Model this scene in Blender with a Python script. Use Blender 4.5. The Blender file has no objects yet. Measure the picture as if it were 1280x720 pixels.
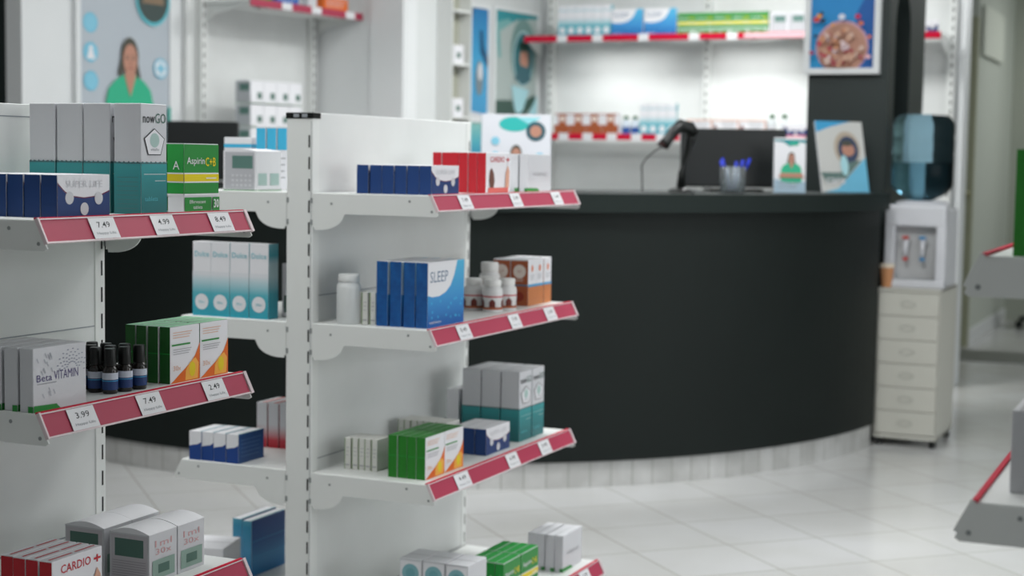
import bpy, bmesh, math, random
from mathutils import Vector, Matrix
random.seed(7)
COL = bpy.context.scene.collection
PI = math.pi

# ---------------------------------------------------------------- materials
def lin(h):
    h = h.lstrip('#'); c = [int(h[i:i+2], 16)/255 for i in (0, 2, 4)]
    return tuple((x/12.92 if x <= .04045 else ((x+.055)/1.055)**2.4) for x in c) + (1,)
MATS = {}
def M(name, hx, rough=.5, metal=0, trans=0, ior=1.45, emit=0, coat=0, spec=.5):
    if name in MATS: return MATS[name]
    m = bpy.data.materials.new(name); m.use_nodes = True
    b = m.node_tree.nodes['Principled BSDF']
    b.inputs['Base Color'].default_value = lin(hx); b.inputs['Roughness'].default_value = rough
    b.inputs['Metallic'].default_value = metal; b.inputs['Transmission Weight'].default_value = trans
    b.inputs['IOR'].default_value = ior; b.inputs['Specular IOR Level'].default_value = spec
    b.inputs['Coat Weight'].default_value = coat
    if emit:
        b.inputs['Emission Color'].default_value = lin(hx); b.inputs['Emission Strength'].default_value = emit
    MATS[name] = m
    return m
def nodes(m):
    return m.node_tree.nodes, m.node_tree.links, m.node_tree.nodes['Principled BSDF']
def noisy(name, hx, hx2, scale, rough=.5, detail=3, bump=0, spec=.5, stretch=(1, 1, 1)):
    m = M(name, hx, rough, spec=spec); N, L, b = nodes(m)
    tc = N.new('ShaderNodeTexCoord'); mp = N.new('ShaderNodeMapping'); mp.inputs['Scale'].default_value = stretch
    t = N.new('ShaderNodeTexNoise'); t.inputs['Scale'].default_value = scale; t.inputs['Detail'].default_value = detail
    r = N.new('ShaderNodeValToRGB'); r.color_ramp.elements[0].color = lin(hx); r.color_ramp.elements[1].color = lin(hx2)
    r.color_ramp.elements[0].position = .35; r.color_ramp.elements[1].position = .65
    L.new(tc.outputs['Object'], mp.inputs['Vector']); L.new(mp.outputs['Vector'], t.inputs['Vector'])
    L.new(t.outputs['Fac'], r.inputs['Fac']); L.new(r.outputs['Color'], b.inputs['Base Color'])
    if bump:
        bu = N.new('ShaderNodeBump'); bu.inputs['Strength'].default_value = bump; bu.inputs['Distance'].default_value = .002
        L.new(t.outputs['Fac'], bu.inputs['Height']); L.new(bu.outputs['Normal'], b.inputs['Normal'])
    return m
def zramp(name, stops, rough=.45, axis=2):
    """printed colour gradient running up a carton: stops = [(height in m, hex)]"""
    if name in MATS: return MATS[name]
    m = M(name, stops[0][1], rough); N, L, b = nodes(m)
    tc = N.new('ShaderNodeTexCoord'); s = N.new('ShaderNodeSeparateXYZ'); mr = N.new('ShaderNodeMapRange')
    lo, hi = stops[0][0], stops[-1][0]
    mr.inputs['From Min'].default_value = lo; mr.inputs['From Max'].default_value = hi
    r = N.new('ShaderNodeValToRGB'); cr = r.color_ramp
    while len(cr.elements) < len(stops): cr.elements.new(.5)
    for e, (z, h) in zip(cr.elements, stops): e.position = (z-lo)/(hi-lo); e.color = lin(h)
    L.new(tc.outputs['Object'], s.inputs['Vector']); L.new(s.outputs[axis], mr.inputs['Value'])
    L.new(mr.outputs['Result'], r.inputs['Fac']); L.new(r.outputs['Color'], b.inputs['Base Color'])
    return m

WHITE = M('white_powder_coat', '#dfe1df', .38)
PANEL = noisy('white_back_panel', '#d8dad9', '#dddfde', 6, .34)
CARD = M('white_carton', '#e6e6ea', .5)
GREYC = M('grey_white_carton', '#cfd0d4', .5)
BLACK = M('black_plastic', '#0c0f0e', .35)
SLOT = M('slot_shadow_black', '#111413', .8)
PINK = M('pink_price_rail', '#a83650', .5)
REDLIP = M('crimson_lip', '#c20a33', .65, spec=.2)
CLEAR = M('clear_plastic_edge', '#d9c9cc', .25)
TAG = M('white_price_tag', '#dcdcdf', .5)
INK = M('dark_ink', '#23262b', .6)
GREYINK = M('grey_ink', '#8d9298', .6)
NAVY = M('navy_print', '#263f74', .45)
NAVY2 = M('deep_navy_side', '#1b3f7a', .45)
MAROON = M('maroon_line', '#6a1740', .5)
TEAL = zramp('teal_print', [(0, '#2a6f72'), (.05, '#2f8487'), (.085, '#3c9b9e')])
TEALD = M('teal_dark_edge', '#4b6c70', .5)
GREEN = M('bright_green_print', '#1f9a3d', .45)
GREEN2 = M('mid_green_print', '#2b8a3c', .45)
GREENS = M('green_carton_side', '#1d7a1c', .45)
GREEND = M('dark_green_side', '#175c1d', .45)
YEL = M('yellow_print', '#e6cf1e', .45)
ORANGE = M('orange_print', '#e06a1e', .45)
LORANGE = M('light_orange_print', '#f3b04a', .45)
RUST = M('rust_orange_print', '#a65733', .5)
DISC = M('cream_disc', '#e8dcd2', .5)
RED = M('cardio_red', '#b80f22', .42)
REDP = M('print_red', '#c4202f', .45)
BLUE = M('sleep_blue', '#0f4f9b', .4)
BLUED = M('blue_dark_print', '#1b437f', .45)
SKY = M('sky_print', '#3f9fcf', .42)
CYAN = M('cyan_print', '#45b4dc', .45)
LTEAL = M('light_teal_print', '#5ab9c6', .45)
DGREEN = M('moss_label', '#4d6f64', .5)
MINT = M('mint_carton', '#c5d6d2', .5)
DARKG = noisy('charcoal_green_laminate', '#111816', '#131a18', 3, .55, spec=.25)
DARKP = noisy('charcoal_green_pillar', '#222b2a', '#262f2e', 3, .5)
SKIN = M('printed_skin', '#b98672', .5)
HAIR = M('printed_hair', '#4b4a40', .5)
TUNIC = M('printed_green_tunic', '#2fae86', .5)

# ---------------------------------------------------------------- mesh builder
class MB:
    def __init__(s): s.v = []; s.f = []; s.m = []; s.sm = []; s.mats = []
    def mi(s, m):
        if m not in s.mats: s.mats.append(m)
        return s.mats.index(m)
    def add(s, vs, fs, m, smooth=False):
        o = len(s.v); s.v += [tuple(v) for v in vs]; k = s.mi(m)
        for f in fs: s.f.append([i+o for i in f]); s.m.append(k); s.sm.append(smooth)
        return s
    def addbm(s, bm, m, smooth=False):
        bm.verts.ensure_lookup_table()
        s.add([v.co[:] for v in bm.verts], [[v.index for v in f.verts] for f in bm.faces], m, smooth); bm.free(); return s
    def box(s, x0, x1, y0, y1, z0, z1, m, bev=0, seg=1):
        bm = bmesh.new(); bmesh.ops.create_cube(bm, size=1)
        for v in bm.verts: v.co = Vector(((x0+x1)/2+v.co.x*(x1-x0), (y0+y1)/2+v.co.y*(y1-y0), (z0+z1)/2+v.co.z*(z1-z0)))
        if bev: bmesh.ops.bevel(bm, geom=bm.edges[:], offset=bev, segments=seg, affect='EDGES', profile=.5)
        bm.verts.index_update(); return s.addbm(bm, m)
    def prism(s, pts, a, b, m, axis='y', smooth=False):
        """2-D outline extruded along an axis. axis y: pts=(x,z); x: (y,z); z: (x,y)"""
        n = len(pts)
        def P(p, t): return {'y': (p[0], t, p[1]), 'x': (t, p[0], p[1]), 'z': (p[0], p[1], t)}[axis]
        vs = [P(p, a) for p in pts]+[P(p, b) for p in pts]
        fs = [list(range(n)), list(range(2*n-1, n-1, -1))]+[[i, (i+1) % n, (i+1) % n+n, i+n][::-1] for i in range(n)]
        bm = bmesh.new(); bv = [bm.verts.new(v) for v in vs]
        for f in fs: bm.faces.new([bv[i] for i in f])
        bmesh.ops.recalc_face_normals(bm, faces=bm.faces[:]); bm.verts.index_update(); return s.addbm(bm, m, smooth)
    def lathe(s, prof, m, c=(0, 0, 0), n=24, smooth=True, cap=True):
        vs = []; fs = []
        for r, z in prof:
            for i in range(n): a = 2*PI*i/n; vs.append((c[0]+r*math.cos(a), c[1]+r*math.sin(a), c[2]+z))
        for k in range(len(prof)-1):
            for i in range(n): j = (i+1) % n; fs.append([k*n+i, k*n+j, (k+1)*n+j, (k+1)*n+i])
        s.add(vs, fs, m, smooth)
        if cap:
            o = len(prof)-1
            s.add([vs[i] for i in range(n)], [list(range(n))[::-1]], m); s.add([vs[o*n+i] for i in range(n)], [list(range(n))], m)
        return s
    def tube(s, path, r, m, n=10, smooth=True):
        path = [Vector(p) for p in path]; rs = r if isinstance(r, (list, tuple)) else [r]*len(path)
        vs = []; fs = []; up = Vector((0.13, .21, 1)).normalized()
        for i, p in enumerate(path):
            d = (path[min(i+1, len(path)-1)]-path[max(i-1, 0)]).normalized()
            a = d.cross(up)
            if a.length < .1: a = d.cross(Vector((1, 0, 0)))
            a.normalize(); b = d.cross(a)
            for k in range(n): t = 2*PI*k/n; vs.append(p+(a*math.cos(t)+b*math.sin(t))*rs[i])
        for i in range(len(path)-1):
            for k in range(n): j = (k+1) % n; fs.append([i*n+k, i*n+j, (i+1)*n+j, (i+1)*n+k])
        fs.append(list(range(n))[::-1]); e = (len(path)-1)*n; fs.append([e+k for k in range(n)])
        return s.add(vs, fs, m, smooth)
    def xf(s, mat):
        s.v = [tuple(mat @ Vector(v)) for v in s.v]; return s
    def build(s, name, parent=None, loc=None, rotz=0):
        me = bpy.data.meshes.new(name); me.from_pydata(s.v, [], s.f)
        for m in s.mats: me.materials.append(m)
        me.polygons.foreach_set('material_index', s.m); me.polygons.foreach_set('use_smooth', s.sm); me.update()
        o = bpy.data.objects.new(name, me); COL.objects.link(o)
        if parent: o.parent = parent
        if loc is not None: o.location = loc
        o.rotation_euler.z = rotz
        return o
def empty(name, loc, rotz=0):
    o = bpy.data.objects.new(name, None); COL.objects.link(o); o.location = loc; o.rotation_euler.z = rotz; o.empty_display_size = .05; return o
def tag(o, label, cat, group=None):
    o['label'] = label; o['category'] = cat
    if group: o['group'] = group
    return o
def struct(o, label=None, cat=None):
    o['kind'] = 'structure'
    if label: o['label'] = label
    if cat: o['category'] = cat
    return o
def dup(root, loc=None, rotz=None):
    r = root.copy(); COL.objects.link(r)
    if loc is not None: r.location = loc
    if rotz is not None: r.rotation_euler.z = rotz
    for ch in list(root.children):
        c = ch.copy(); COL.objects.link(c); c.parent = r
        for g in list(ch.children):
            d = g.copy(); COL.objects.link(d); d.parent = c
    return r

# text as flat polygons (cached)
TXT = {}
def text_polys(string, bold=0.0):
    k = (string, bold)
    if k in TXT: return TXT[k]
    cu = bpy.data.curves.new('t', 'FONT'); cu.body = string; cu.size = 1; cu.resolution_u = 2; cu.offset = bold; cu.space_character = 1.02
    ob = bpy.data.objects.new('t', cu); COL.objects.link(ob)
    bpy.context.view_layer.update()
    me = bpy.data.meshes.new_from_object(ob.evaluated_get(bpy.context.evaluated_depsgraph_get()))
    vs = [v.co.copy() for v in me.vertices]; fs = [list(p.vertices) for p in me.polygons]
    bpy.data.objects.remove(ob); bpy.data.curves.remove(cu); bpy.data.meshes.remove(me)
    x0 = min(v.x for v in vs); x1 = max(v.x for v in vs); y0 = min(v.y for v in vs); y1 = max(v.y for v in vs)
    TXT[k] = ([((v.x-x0)/(x1-x0), (v.y-y0)/(y1-y0)) for v in vs], fs, (x1-x0)/(y1-y0)); return TXT[k]

class Face:
    """paints flat print on a plane: origin o, direction u (size w), direction v (size h), lifted along n"""
    def __init__(s, mb, o, u, v, w, h, step=.00022):
        s.mb = mb; s.o = Vector(o); s.u = Vector(u).normalized(); s.v = Vector(v).normalized(); s.n = s.u.cross(s.v); s.w = w; s.h = h; s.k = 0; s.step = step
    def P(s, a, b): return s.o+s.u*(a*s.w)+s.v*(b*s.h)+s.n*(s.step*s.k)
    def poly(s, pts, m):
        s.k += 1; s.mb.add([s.P(*p) for p in pts], [list(range(len(pts)))], m); return s
    def rect(s, a0, b0, a1, b1, m): return s.poly([(a0, b0), (a1, b0), (a1, b1), (a0, b1)], m)
    def disc(s, a, b, r, m, rv=None, n=22):
        ru = r/s.w; rr = (rv or r)/s.h
        return s.poly([(a+ru*math.cos(2*PI*i/n), b+rr*math.sin(2*PI*i/n)) for i in range(n)], m)
    def text(s, t, a0, b0, a1, b1, m, bold=0.0):
        vs, fs, _ = text_polys(t, bold); s.k += 1
        s.mb.add([s.P(a0+x*(a1-a0), b0+y*(b1-b0)) for x, y in vs], fs, m); return s
    def lines(s, a0, a1, b1, n, gap, m, th=.012):
        for i in range(n):
            bb = b1-i*gap; e = a1-(.18*(a1-a0)*((i*37) % 5)/5)
            s.rect(a0, bb-th, e, bb, m); s.k -= 1
        s.k += 1
        return s
def carton(t, w, h, m, bev=.0009, sidem=None, curved=0):
    """x thickness t, y width w, base at z=0, centred. +x is its front"""
    mb = MB(); mb.box(-t/2, t/2, -w/2, w/2, 0, h, m, bev)
    e = .0003
    F = Face(mb, (t/2+e, -w/2, 0), (0, 1, 0), (0, 0, 1), w, h)
    S = Face(mb, (-t/2, -w/2-e, 0), (1, 0, 0), (0, 0, 1), t, h)
    T = Face(mb, (-t/2, -w/2, h+e), (1, 0, 0), (0, 1, 0), t, w)
    B = Face(mb, (-t/2-e, w/2, 0), (0, -1, 0), (0, 0, 1), w, h)
    # closing flap seam on the top
    return mb, F, S, T, B
SEAM = M('carton_seam_grey', '#a9a9ad', .6)
def flap(T, m=SEAM): T.rect(.12, .03, .17, .97, m)

# ---------------------------------------------------------------- product cartons
def navy_box(t=.030, w=.128, h=.067):
    mb, F, S, T, B = carton(t, w, h, CARD)
    S.rect(0, 0, 1, .985, NAVY2)
    F.rect(0, 0, 1, 1, CARD)
    F.poly([(0, 0), (1, 0), (1, .60), (.86, .52), (.7, .47), (.5, .44), (.3, .48), (.14, .58), (.02, .74), (0, .78)], NAVY)
    F.poly([(0, .78), (.02, .74), (.14, .58), (.3, .48), (.5, .44), (.7, .47), (.86, .52), (1, .6), (1, .63), (.86, .55), (.7, .495), (.5, .465), (.3, .505), (.14, .61), (.02, .78), (0, .82)], MAROON)
    for a, b in ((.22, .46), (.78, .44), (.5, .2)): F.disc(a, b, .010, GREYC, .0100)
    F.text('SUPER LIFE', .15, .70, .85, .86, GREYC)
    B.rect(0, 0, 1, .8, NAVY); T.rect(0, 0, .06, 1, SEAM)
    return mb.build('medicine_box')
def nowgo_box(t=.054, w=.078, h=.184, text='nowGO'):
    mb, F, S, T, B = carton(t, w, h, GREYC)
    for X in (F, S, B): X.rect(0, 0, 1, .47, TEAL)
    wv = [(i/16, .47+.012*math.sin(i*2.3)) for i in range(17)]
    for X in (F, S, B): X.poly([(0, .455)]+[(1, .455)]+wv[::-1], TEALD)
    for X in (S,):
        for i in range(8): X.rect(.12, .05+.04*i, .9, .054+.04*i, TEALD); X.k -= 1
    F.text('now', .07, .825, .52, .885, INK, .004); F.text('GO', .54, .825, .95, .915, DGREEN)
    pts = [(.5+.42*math.sin(2*PI*i/5), .645+.135*math.cos(2*PI*i/5)) for i in range(5)]
    F.poly(pts, INK); F.poly([(.5+(a-.5)*.93, .645+(b-.645)*.93) for a, b in pts], CARD); F.disc(.5, .67, .013, M('pale_sage', '#aac4bf', .5), .012)
    F.text('vitalis', .34, .575, .66, .60, GREYINK)
    F.rect(.08, .36, .92, .364, CARD); F.rect(.5, .30, .92, .304, CARD); F.text('tablets', .1, .12, .6, .16, LTEAL)
    T.rect(.1, .02, .14, .98, SEAM)
    return mb.build('medicine_box')
def mint_box(t=.115, w=.085, h=.19):
    mb, F, S, T, B = carton(t, w, h, MINT)
    S.rect(0, .88, 1, .888, GREYINK); F.rect(0, .88, 1, .888, GREYINK)
    return mb.build('medicine_box')
def aspirin_box(t=.034, w=.104, h=.12):
    mb, F, S, T, B = carton(t, w, h, CARD)
    for X in (F, S, B):
        X.rect(0, .27, 1, .985, GREEN2 if X is not S else GREEN); X.rect(0, .43, 1, .575, CARD); X.rect(0, .45, 1, .555, YEL)
        X.rect(0, .245, 1, .272, CARD)
    F.text('Aspirin', .07, .67, .58, .80, CARD, .006); F.text('C+B', .60, .67, .90, .80, YEL, .012)
    F.rect(0, .02, .77, .22, GREEN2); F.text('Effervescent', .14, .13, .6, .18, CARD); F.text('tablets', .24, .05, .5, .10, CARD)
    F.rect(.80, .02, 1, .22, GREEN2); F.text('30', .83, .06, .98, .19, CARD, .02); F.rect(.6, .49, .9, .505, CARD)
    S.text('A', .35, .62, .75, .74, CARD); T.rect(0, 0, 1, 1, GREEN)
    return mb.build('medicine_box')
def vitamin_box(t=.026, w=.125, h=.098, word=True):
    mb, F, S, T, B = carton(t, w, h, GREYC)
    rnd = random.Random(3)
    if word:
        for k in range(5):
            r = .10+.045*k
            for i in range(18):
                a = 2*PI*i/18+k*.2; cu = .72+r*math.cos(a); cv = .60+r*1.15*math.sin(a)
                if cu < .98 and .42 < abs(cv-.0) < .97 and not (.42 < cv < .62 and cu < .95):
                    F.disc(cu, cv, .0026, M('slate_dash', '#8f95a6', .5), .0009, 6); F.k -= 1
        for i in range(26):
            a, b = rnd.uniform(.05, .4), rnd.uniform(.25, .95)
            if not .4 < b < .62: F.poly([(a, b), (a+.02, b+.01), (a+.05, b-.07), (a+.035, b-.07)], M('pale_grey_leaf', '#b4b7bf', .5)); F.k -= 1
        F.text('VITAMIN', .38, .47, .84, .61, M('violet_ink', '#5a5482', .5)); F.text('Beta', .06, .47, .34, .58, M('violet_ink', '#5a5482', .5))
        F.rect(.06, .43, .42, .44, GREYINK)
    else:
        F.text('vitamin', .2, .42, .8, .55, SEAM)
    F.poly([(0, 0), (.5, 0), (.42, .09), (.02, .11), (0, .11)], GREEN2)
    S.rect(.62, .0, 1, .1, GREEN2); T.rect(.1, .02, .15, .98, SEAM)
    return mb.build('medicine_box')
def swoosh_box(t=.0225, w=.088, h=.098, side=GREENS):
    mb, F, S, T, B = carton(t, w, h, CARD)
    S.rect(0, 0, 1, 1, side); T.rect(0, 0, 1, 1, M('pale_green_lid', '#8ccaa0', .5) if side is GREEND else GREENS); B.rect(0, 0, 1, 1, side)
    S.rect(0, .52, 1, .535, GREEN)
    c = [(0, 0), (1, 0), (1, .66), (.93, .55), (.84, .44), (.7, .34), (.52, .24), (.3, .14), (.12, .05)]
    F.poly(c, ORANGE)
    F.poly([(.5, .02), (.93, .02), (.96, .3), (.85, .40), (.66, .33), (.52, .2)], LORANGE)
    F.disc(.74, .2, .009, YEL, .013)
    F.lines(.08, .72, .9, 3, .045, M('pale_orange_ink', '#dcae90', .5)); F.rect(.04, .66, .66, .69, GREEN2); F.lines(.08, .7, .6, 3, .04, SEAM)
    F.text('30x', .08, .22, .34, .31, M('pale_orange_ink', '#dcae90', .5))
    return mb.build('medicine_box')
def cardio_box(t=.0235, w=.135, h=.10):
    mb, F, S, T, B = carton(t, w, h, CARD)
    S.rect(0, 0, 1, .985, RED); T.rect(.45, .05, .62, .5, REDP); T.rect(.45, .55, .62, .95, REDP)
    F.text('CARDIO', .17, .76, .76, .90, REDP, .01); F.rect(.82, .81, .96, .845, REDP); F.rect(.875, .765, .905, .89, REDP)
    F.poly([(.08, .0), (.92, 0), (.92, .13), (.08, .13)], M('pale_red_print', '#d6665f', .5))
    F.poly([(.16, .13), (.3, .13), (.34, .3), (.3, .5), (.22, .62), (.15, .55), (.12, .3)], M('brown_figure', '#6e4a40', .5))
    F.poly([(.78, .13), (.94, .13), (.95, .55), (.88, .68), (.8, .5)], M('tan_figure', '#d9a68f', .5))
    return mb.build('medicine_box')
def sleep_box(t=.0285, w=.192, h=.149):
    mb, F, S, T, B = carton(t, w, h, CARD)
    side = noisy('sleep_blue_side', '#0d4a8a', '#155a9e', 60, .4)
    front = zramp('sleep_front_blue', [(0, '#1b5aa8'), (.06, '#3f8fcc'), (.149, '#56b6dc')])
    S.rect(0, 0, 1, 1, side); F.rect(0, 0, 1, 1, front); B.rect(0, 0, 1, 1, front)
    F.poly([(0, 1), (0, .5), (.12, .47), (.3, .47), (.48, .52), (.62, .62), (.72, .78), (.8, 1)], CARD)
    F.text('SLEEP', .06, .69, .54, .86, M('slate_ink', '#5a7490', .5))
    rnd = random.Random(5)
    for i in range(16): F.disc(rnd.uniform(.1, .95), rnd.uniform(.08, .42), .003, CYAN); F.k -= 1
    F.text('tablets', .05, .06, .36, .10, CARD); T.rect(.1, 0, .15, 1, SEAM)
    return mb.build('medicine_box')
def rust_box(t=.049, w=.052, h=.123):
    mb, F, S, T, B = carton(t, w, h, CARD)
    S.rect(0, 0, 1, .97, RUST); F.rect(0, 0, 1, .43, M('tan_orange_print', '#c47d4f', .5)); F.rect(0, .41, 1, .46, SKY); S.rect(0, .43, 1, .46, M('steel_blue', '#3f7f9d', .5))
    S.disc(.5, .74, .018, DISC); S.text('Q10', .38, .71, .62, .77, RUST); S.disc(.5, .2, .013, M('deep_rust', '#8c2f1d', .5))
    S.lines(.25, .75, .58, 2, .04, DISC); F.disc(.5, .8, .006, ORANGE, .009); F.lines(.2, .8, .66, 3, .04, SEAM); B.rect(0, 0, 1, .43, RUST)
    return mb.build('medicine_box')
def rust_wide_box():
    mb, F, S, T, B = carton(.05, .098, .123, CARD)
    # for the back wall: broad front faces -y
    return mb.build('medicine_box')
def ivory_box(t=.0155, w=.07, h=.075):
    mb, F, S, T, B = carton(t, w, h, M('ivory_carton', '#d9d9d4', .5))
    S.rect(0, 0, .12, 1, M('olive_edge', '#7f9a68', .5)); S.lines(.35, .8, .7, 3, .12, SEAM, .02); S.rect(.2, .12, .9, .16, SEAM)
    return mb.build('medicine_box')
def grid_box(t=.084, w=.086, h=.088):
    """carton with bulging lid, green label and grey net print"""
    root, F, S, T, B = carton(t, w, h*.985, GREYC)
    S.rect(.04, .03, .96, .96, M('pale_pink_grey', '#c3bfc4', .5)); S.rect(.14, .52, .86, .88, DGREEN)
    for i in range(8): S.rect(.08, .07+.05*i, .92, .085+.05*i, M('net_grey', '#a49fa6', .5)); S.k -= 1
    S.k += 1
    F.text('1ml', .2, .72, .8, .85, M('rose_ink', '#d2a2a4', .5)); F.text('30x', .22, .56, .78, .68, M('rose_ink', '#d2a2a4', .5))
    F.rect(.1, .08, .9, .46, M('sage_label', '#8ba69b', .5)); F.rect(.3, .18, .7, .36, DGREEN)
    B.rect(.1, .08, .9, .46, M('sage_label', '#8ba69b', .5))
    o = root.build('medicine_box')
    lid = MB(); n = 12; pts = [(-t/2+t*i/n, h*.985+.009*math.sin(PI*i/n)) for i in range(n+1)]
    lid.prism([(-t/2, h*.985-.001)]+pts+[(t/2, h*.985-.001)], -w/2, w/2, CARD, 'y')
    lid.build('curved_lid', o)
    return o
def monitor_box(t=.092, w=.11, h=.094, mark=None):
    root, F, S, T, B = carton(t, w, h, CARD)
    S.rect(.06, .04, .95, .97, M('pale_lilac_grey', '#b9babf', .5)); S.rect(.28, .56, .9, .88, M('sage_dark', '#5d8078', .5))
    for i in range(3):
        for j in range(5): S.disc(.3+.13*j, .14+.12*i, .004, GREYC, .003, 8); S.k -= 1
    S.k += 1
    F.rect(.08, .14, .42, .44, M('pale_sage', '#aac4bf', .5)); F.rect(.55, .14, .9, .44, M('pale_sage', '#aac4bf', .5))
    if mark: F.rect(.06, .12, .95, .5, CARD); F.rect(.5, .2, .86, .5, DGREEN)
    for X in (F, S): X.rect(0, 0, 1, .02, GREEN2)
    o = root.build('medicine_box')
    lid = MB(); n = 10; pts = [(-t/2+t*i/n, h+.005*math.sin(PI*i/n)) for i in range(n+1)]
    lid.prism([(-t/2, h-.001)]+pts+[(t/2, h-.001)], -w/2, w/2, CARD, 'y'); lid.build('curved_lid', o)
    return o
def dolce_box(t=.0525, w=.042, h=.178):
    mb, F, S, T, B = carton(t, w, h, CARD)
    g = zramp('teal_fade_print', [(0, '#2f9fb4'), (.055, '#58b2c0'), (.085, '#b9d3da'), (.1, '#dcdfe4')])
    for X in (S, B): X.rect(0, 0, 1, .6, g)
    F.rect(0, 0, 1, 1, zramp('teal_side_fade', [(0, '#2f9fb4'), (.06, '#4aa9ba'), (.1, '#bcd6dc'), (.13, '#bcd6dc'), (.15, '#4aa9ba'), (.178, '#7fc0cb')]))
    S.disc(.5, .19, .019, CARD); S.text('Dolce', .12, .80, .9, .87, LTEAL); S.text('30x', .34, .17, .66, .205, LTEAL)
    return mb.build('medicine_box')
def wave_box(t=.034, w=.108, h=.070):
    mb, F, S, T, B = carton(t, w, h, CARD)
    S.rect(0, 0, 1, 1, CARD); S.poly([(0, 0), (1, 0), (1, .64), (.7, .55), (.3, .52), (0, .48)], M('royal_blue', '#153f86', .45))
    F.rect(0, 0, 1, 1, M('royal_blue_front', '#24508c', .45)); F.lines(.08, .9, .8, 5, .14, M('pale_blue_ink', '#5d82b4', .5), .02)
    T.rect(.9, 0, 1, 1, M('teal_edge', '#3f9aa6', .5))
    return mb.build('medicine_box')
def fade_box(t=.030, w=.10, h=.114):
    mb, F, S, T, B = carton(t, w, h, CARD)
    g = zramp('red_fade_print', [(0, '#c01f30'), (.02, '#cf4450'), (.05, '#dfd3d8'), (.06, '#e3e3e8')])
    S.rect(0, 0, 1, 1, g); F.rect(0, 0, 1, .985, RED); T.rect(.5, 0, .8, 1, M('pale_red_print', '#d6665f', .5))
    return mb.build('medicine_box')
def ocean_box(t=.028, w=.162, h=.147):
    mb, F, S, T, B = carton(t, w, h, CARD)
    s = zramp('ocean_side', [(0, '#1d78b0'), (.07, '#59a7cf'), (.13, '#3d9bc0'), (.147, '#5fb1c9')])
    f = zramp('ocean_front', [(0, '#1f78b8'), (.04, '#3f8ec4'), (.09, '#2d62a4'), (.147, '#2b4f92')])
    S.rect(0, 0, 1, 1, s); F.rect(0, 0, 1, 1, f); B.rect(0, 0, 1, 1, f); T.rect(.85, 0, 1, 1, M('teal_edge', '#3f9aa6', .5))
    F.rect(0, .33, 1, .34, SKY); F.rect(0, .62, 1, .63, SKY)
    return mb.build('medicine_box')
def cyan_box(t=.0285, w=.05, h=.158):
    mb, F, S, T, B = carton(t, w, h, CARD)
    for X in (S, F): X.rect(.04, .62, .96, .96, CYAN)
    F.rect(0, 0, 1, .6, CARD); S.lines(.15, .85, .5, 4, .1, SEAM, .02)
    return mb.build('medicine_box')
def stripe_box(t=.09, w=.07, h=.138):
    mb, F, S, T, B = carton(t, w, h, CARD)
    for X in (S, F): X.rect(0, .80, 1, .87, CYAN)
    S.disc(.5, .45, .02, LTEAL)
    return mb.build('medicine_box')
def disc_box(t=.0575, w=.10, h=.158):
    mb, F, S, T, B = carton(t, w, h, GREYC)
    S.rect(.04, .03, .96, .97, CARD); S.disc(.5, .79, .022, M('dusty_teal', '#7fb1b8', .5)); S.disc(.5, .79, .012, M('dusty_teal_deep', '#6ba3ac', .5)); S.lines(.2, .8, .4, 4, .06, SEAM)
    F.rect(.1, .3, .9, .6, M('pale_sage', '#aac4bf', .5)); T.rect(.02, .45, .98, .48, SEAM)
    return mb.build('medicine_box')
def plain_box(t=.13, w=.14, h=.14):
    mb, F, S, T, B = carton(t, w, h, CARD)
    T.rect(0, .48, 1, .5, SEAM)
    return mb.build('medicine_box')
def label_box(t=.06, w=.08, h=.125):
    mb, F, S, T, B = carton(t, w, h, CARD)
    S.rect(.1, .08, .9, .4, DGREEN); F.rect(.1, .08, .9, .4, DGREEN)
    return mb.build('medicine_box')

# ---------------------------------------------------------------- bottles
def dropper_bottle():
    r = .0125
    root = MB(); root.lathe([(r*.9, 0), (r, .002), (r, .038), (r*.9, .043), (r*.6, .046), (r*.6, .05)], M('amber_dark_glass', '#160f0c', .12, coat=.4), n=20)
    o = root.build('dropper_bottle')
    c = MB(); c.lathe([(r*.80, .046), (r*.83, .047), (r*.80, .072), (r*.72, .0745)], BLACK, n=18); c.build('cap', o)
    l = MB(); l.lathe([(r+.0004, .007), (r+.0004, .024)], NAVY, n=20, cap=False); l.lathe([(r+.0005, .024), (r+.0005, .035)], M('label_white', '#c9cfdc', .5), n=20, cap=False)
    l.lathe([(r+.0006, .021), (r+.0006, .0225)], SKY, n=20, cap=False); l.build('label', o)
    return o
def pill_bottle():
    r = .026
    root = MB(); root.lathe([(r*.95, 0), (r, .003), (r, .05), (r*.93, .058), (r*.75, .062), (r*.75, .066)], M('white_bottle_plastic', '#dcdcdc', .35), n=24)
    o = root.build('pill_bottle')
    c = MB(); c.lathe([(r*.80, .064), (r*.82, .065), (r*.82, .078), (r*.77, .081)], M('white_cap', '#e6e6e4', .4), n=24); c.build('cap', o)
    l = MB(); l.lathe([(r+.0004, .006), (r+.0004, .012)], RUST, n=24, cap=False); l.lathe([(r+.0004, .037), (r+.0004, .040)], REDP, n=24, cap=False)
    vs = []
    for sgn, (a0, a1) in enumerate(((-2.6, -1.9), (-1.3, -.7), (0, .6))):
        n = 8; vv = [((r+.0006)*math.cos(a0+(a1-a0)*i/n), (r+.0006)*math.sin(a0+(a1-a0)*i/n), z) for z in (.012, .033) for i in range(n+1)]
        vv = [(x, y, z if z < .02 else z-.008*abs(i-4)/4) for i, (x, y, z) in zip(list(range(9))*2, vv)]
        l.add(vv, [[i, i+1, n+2+i, n+1+i] for i in range(n)], M('maroon_brown', '#6b2b22', .5), True)
    l.build('label', o)
    return o
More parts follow.
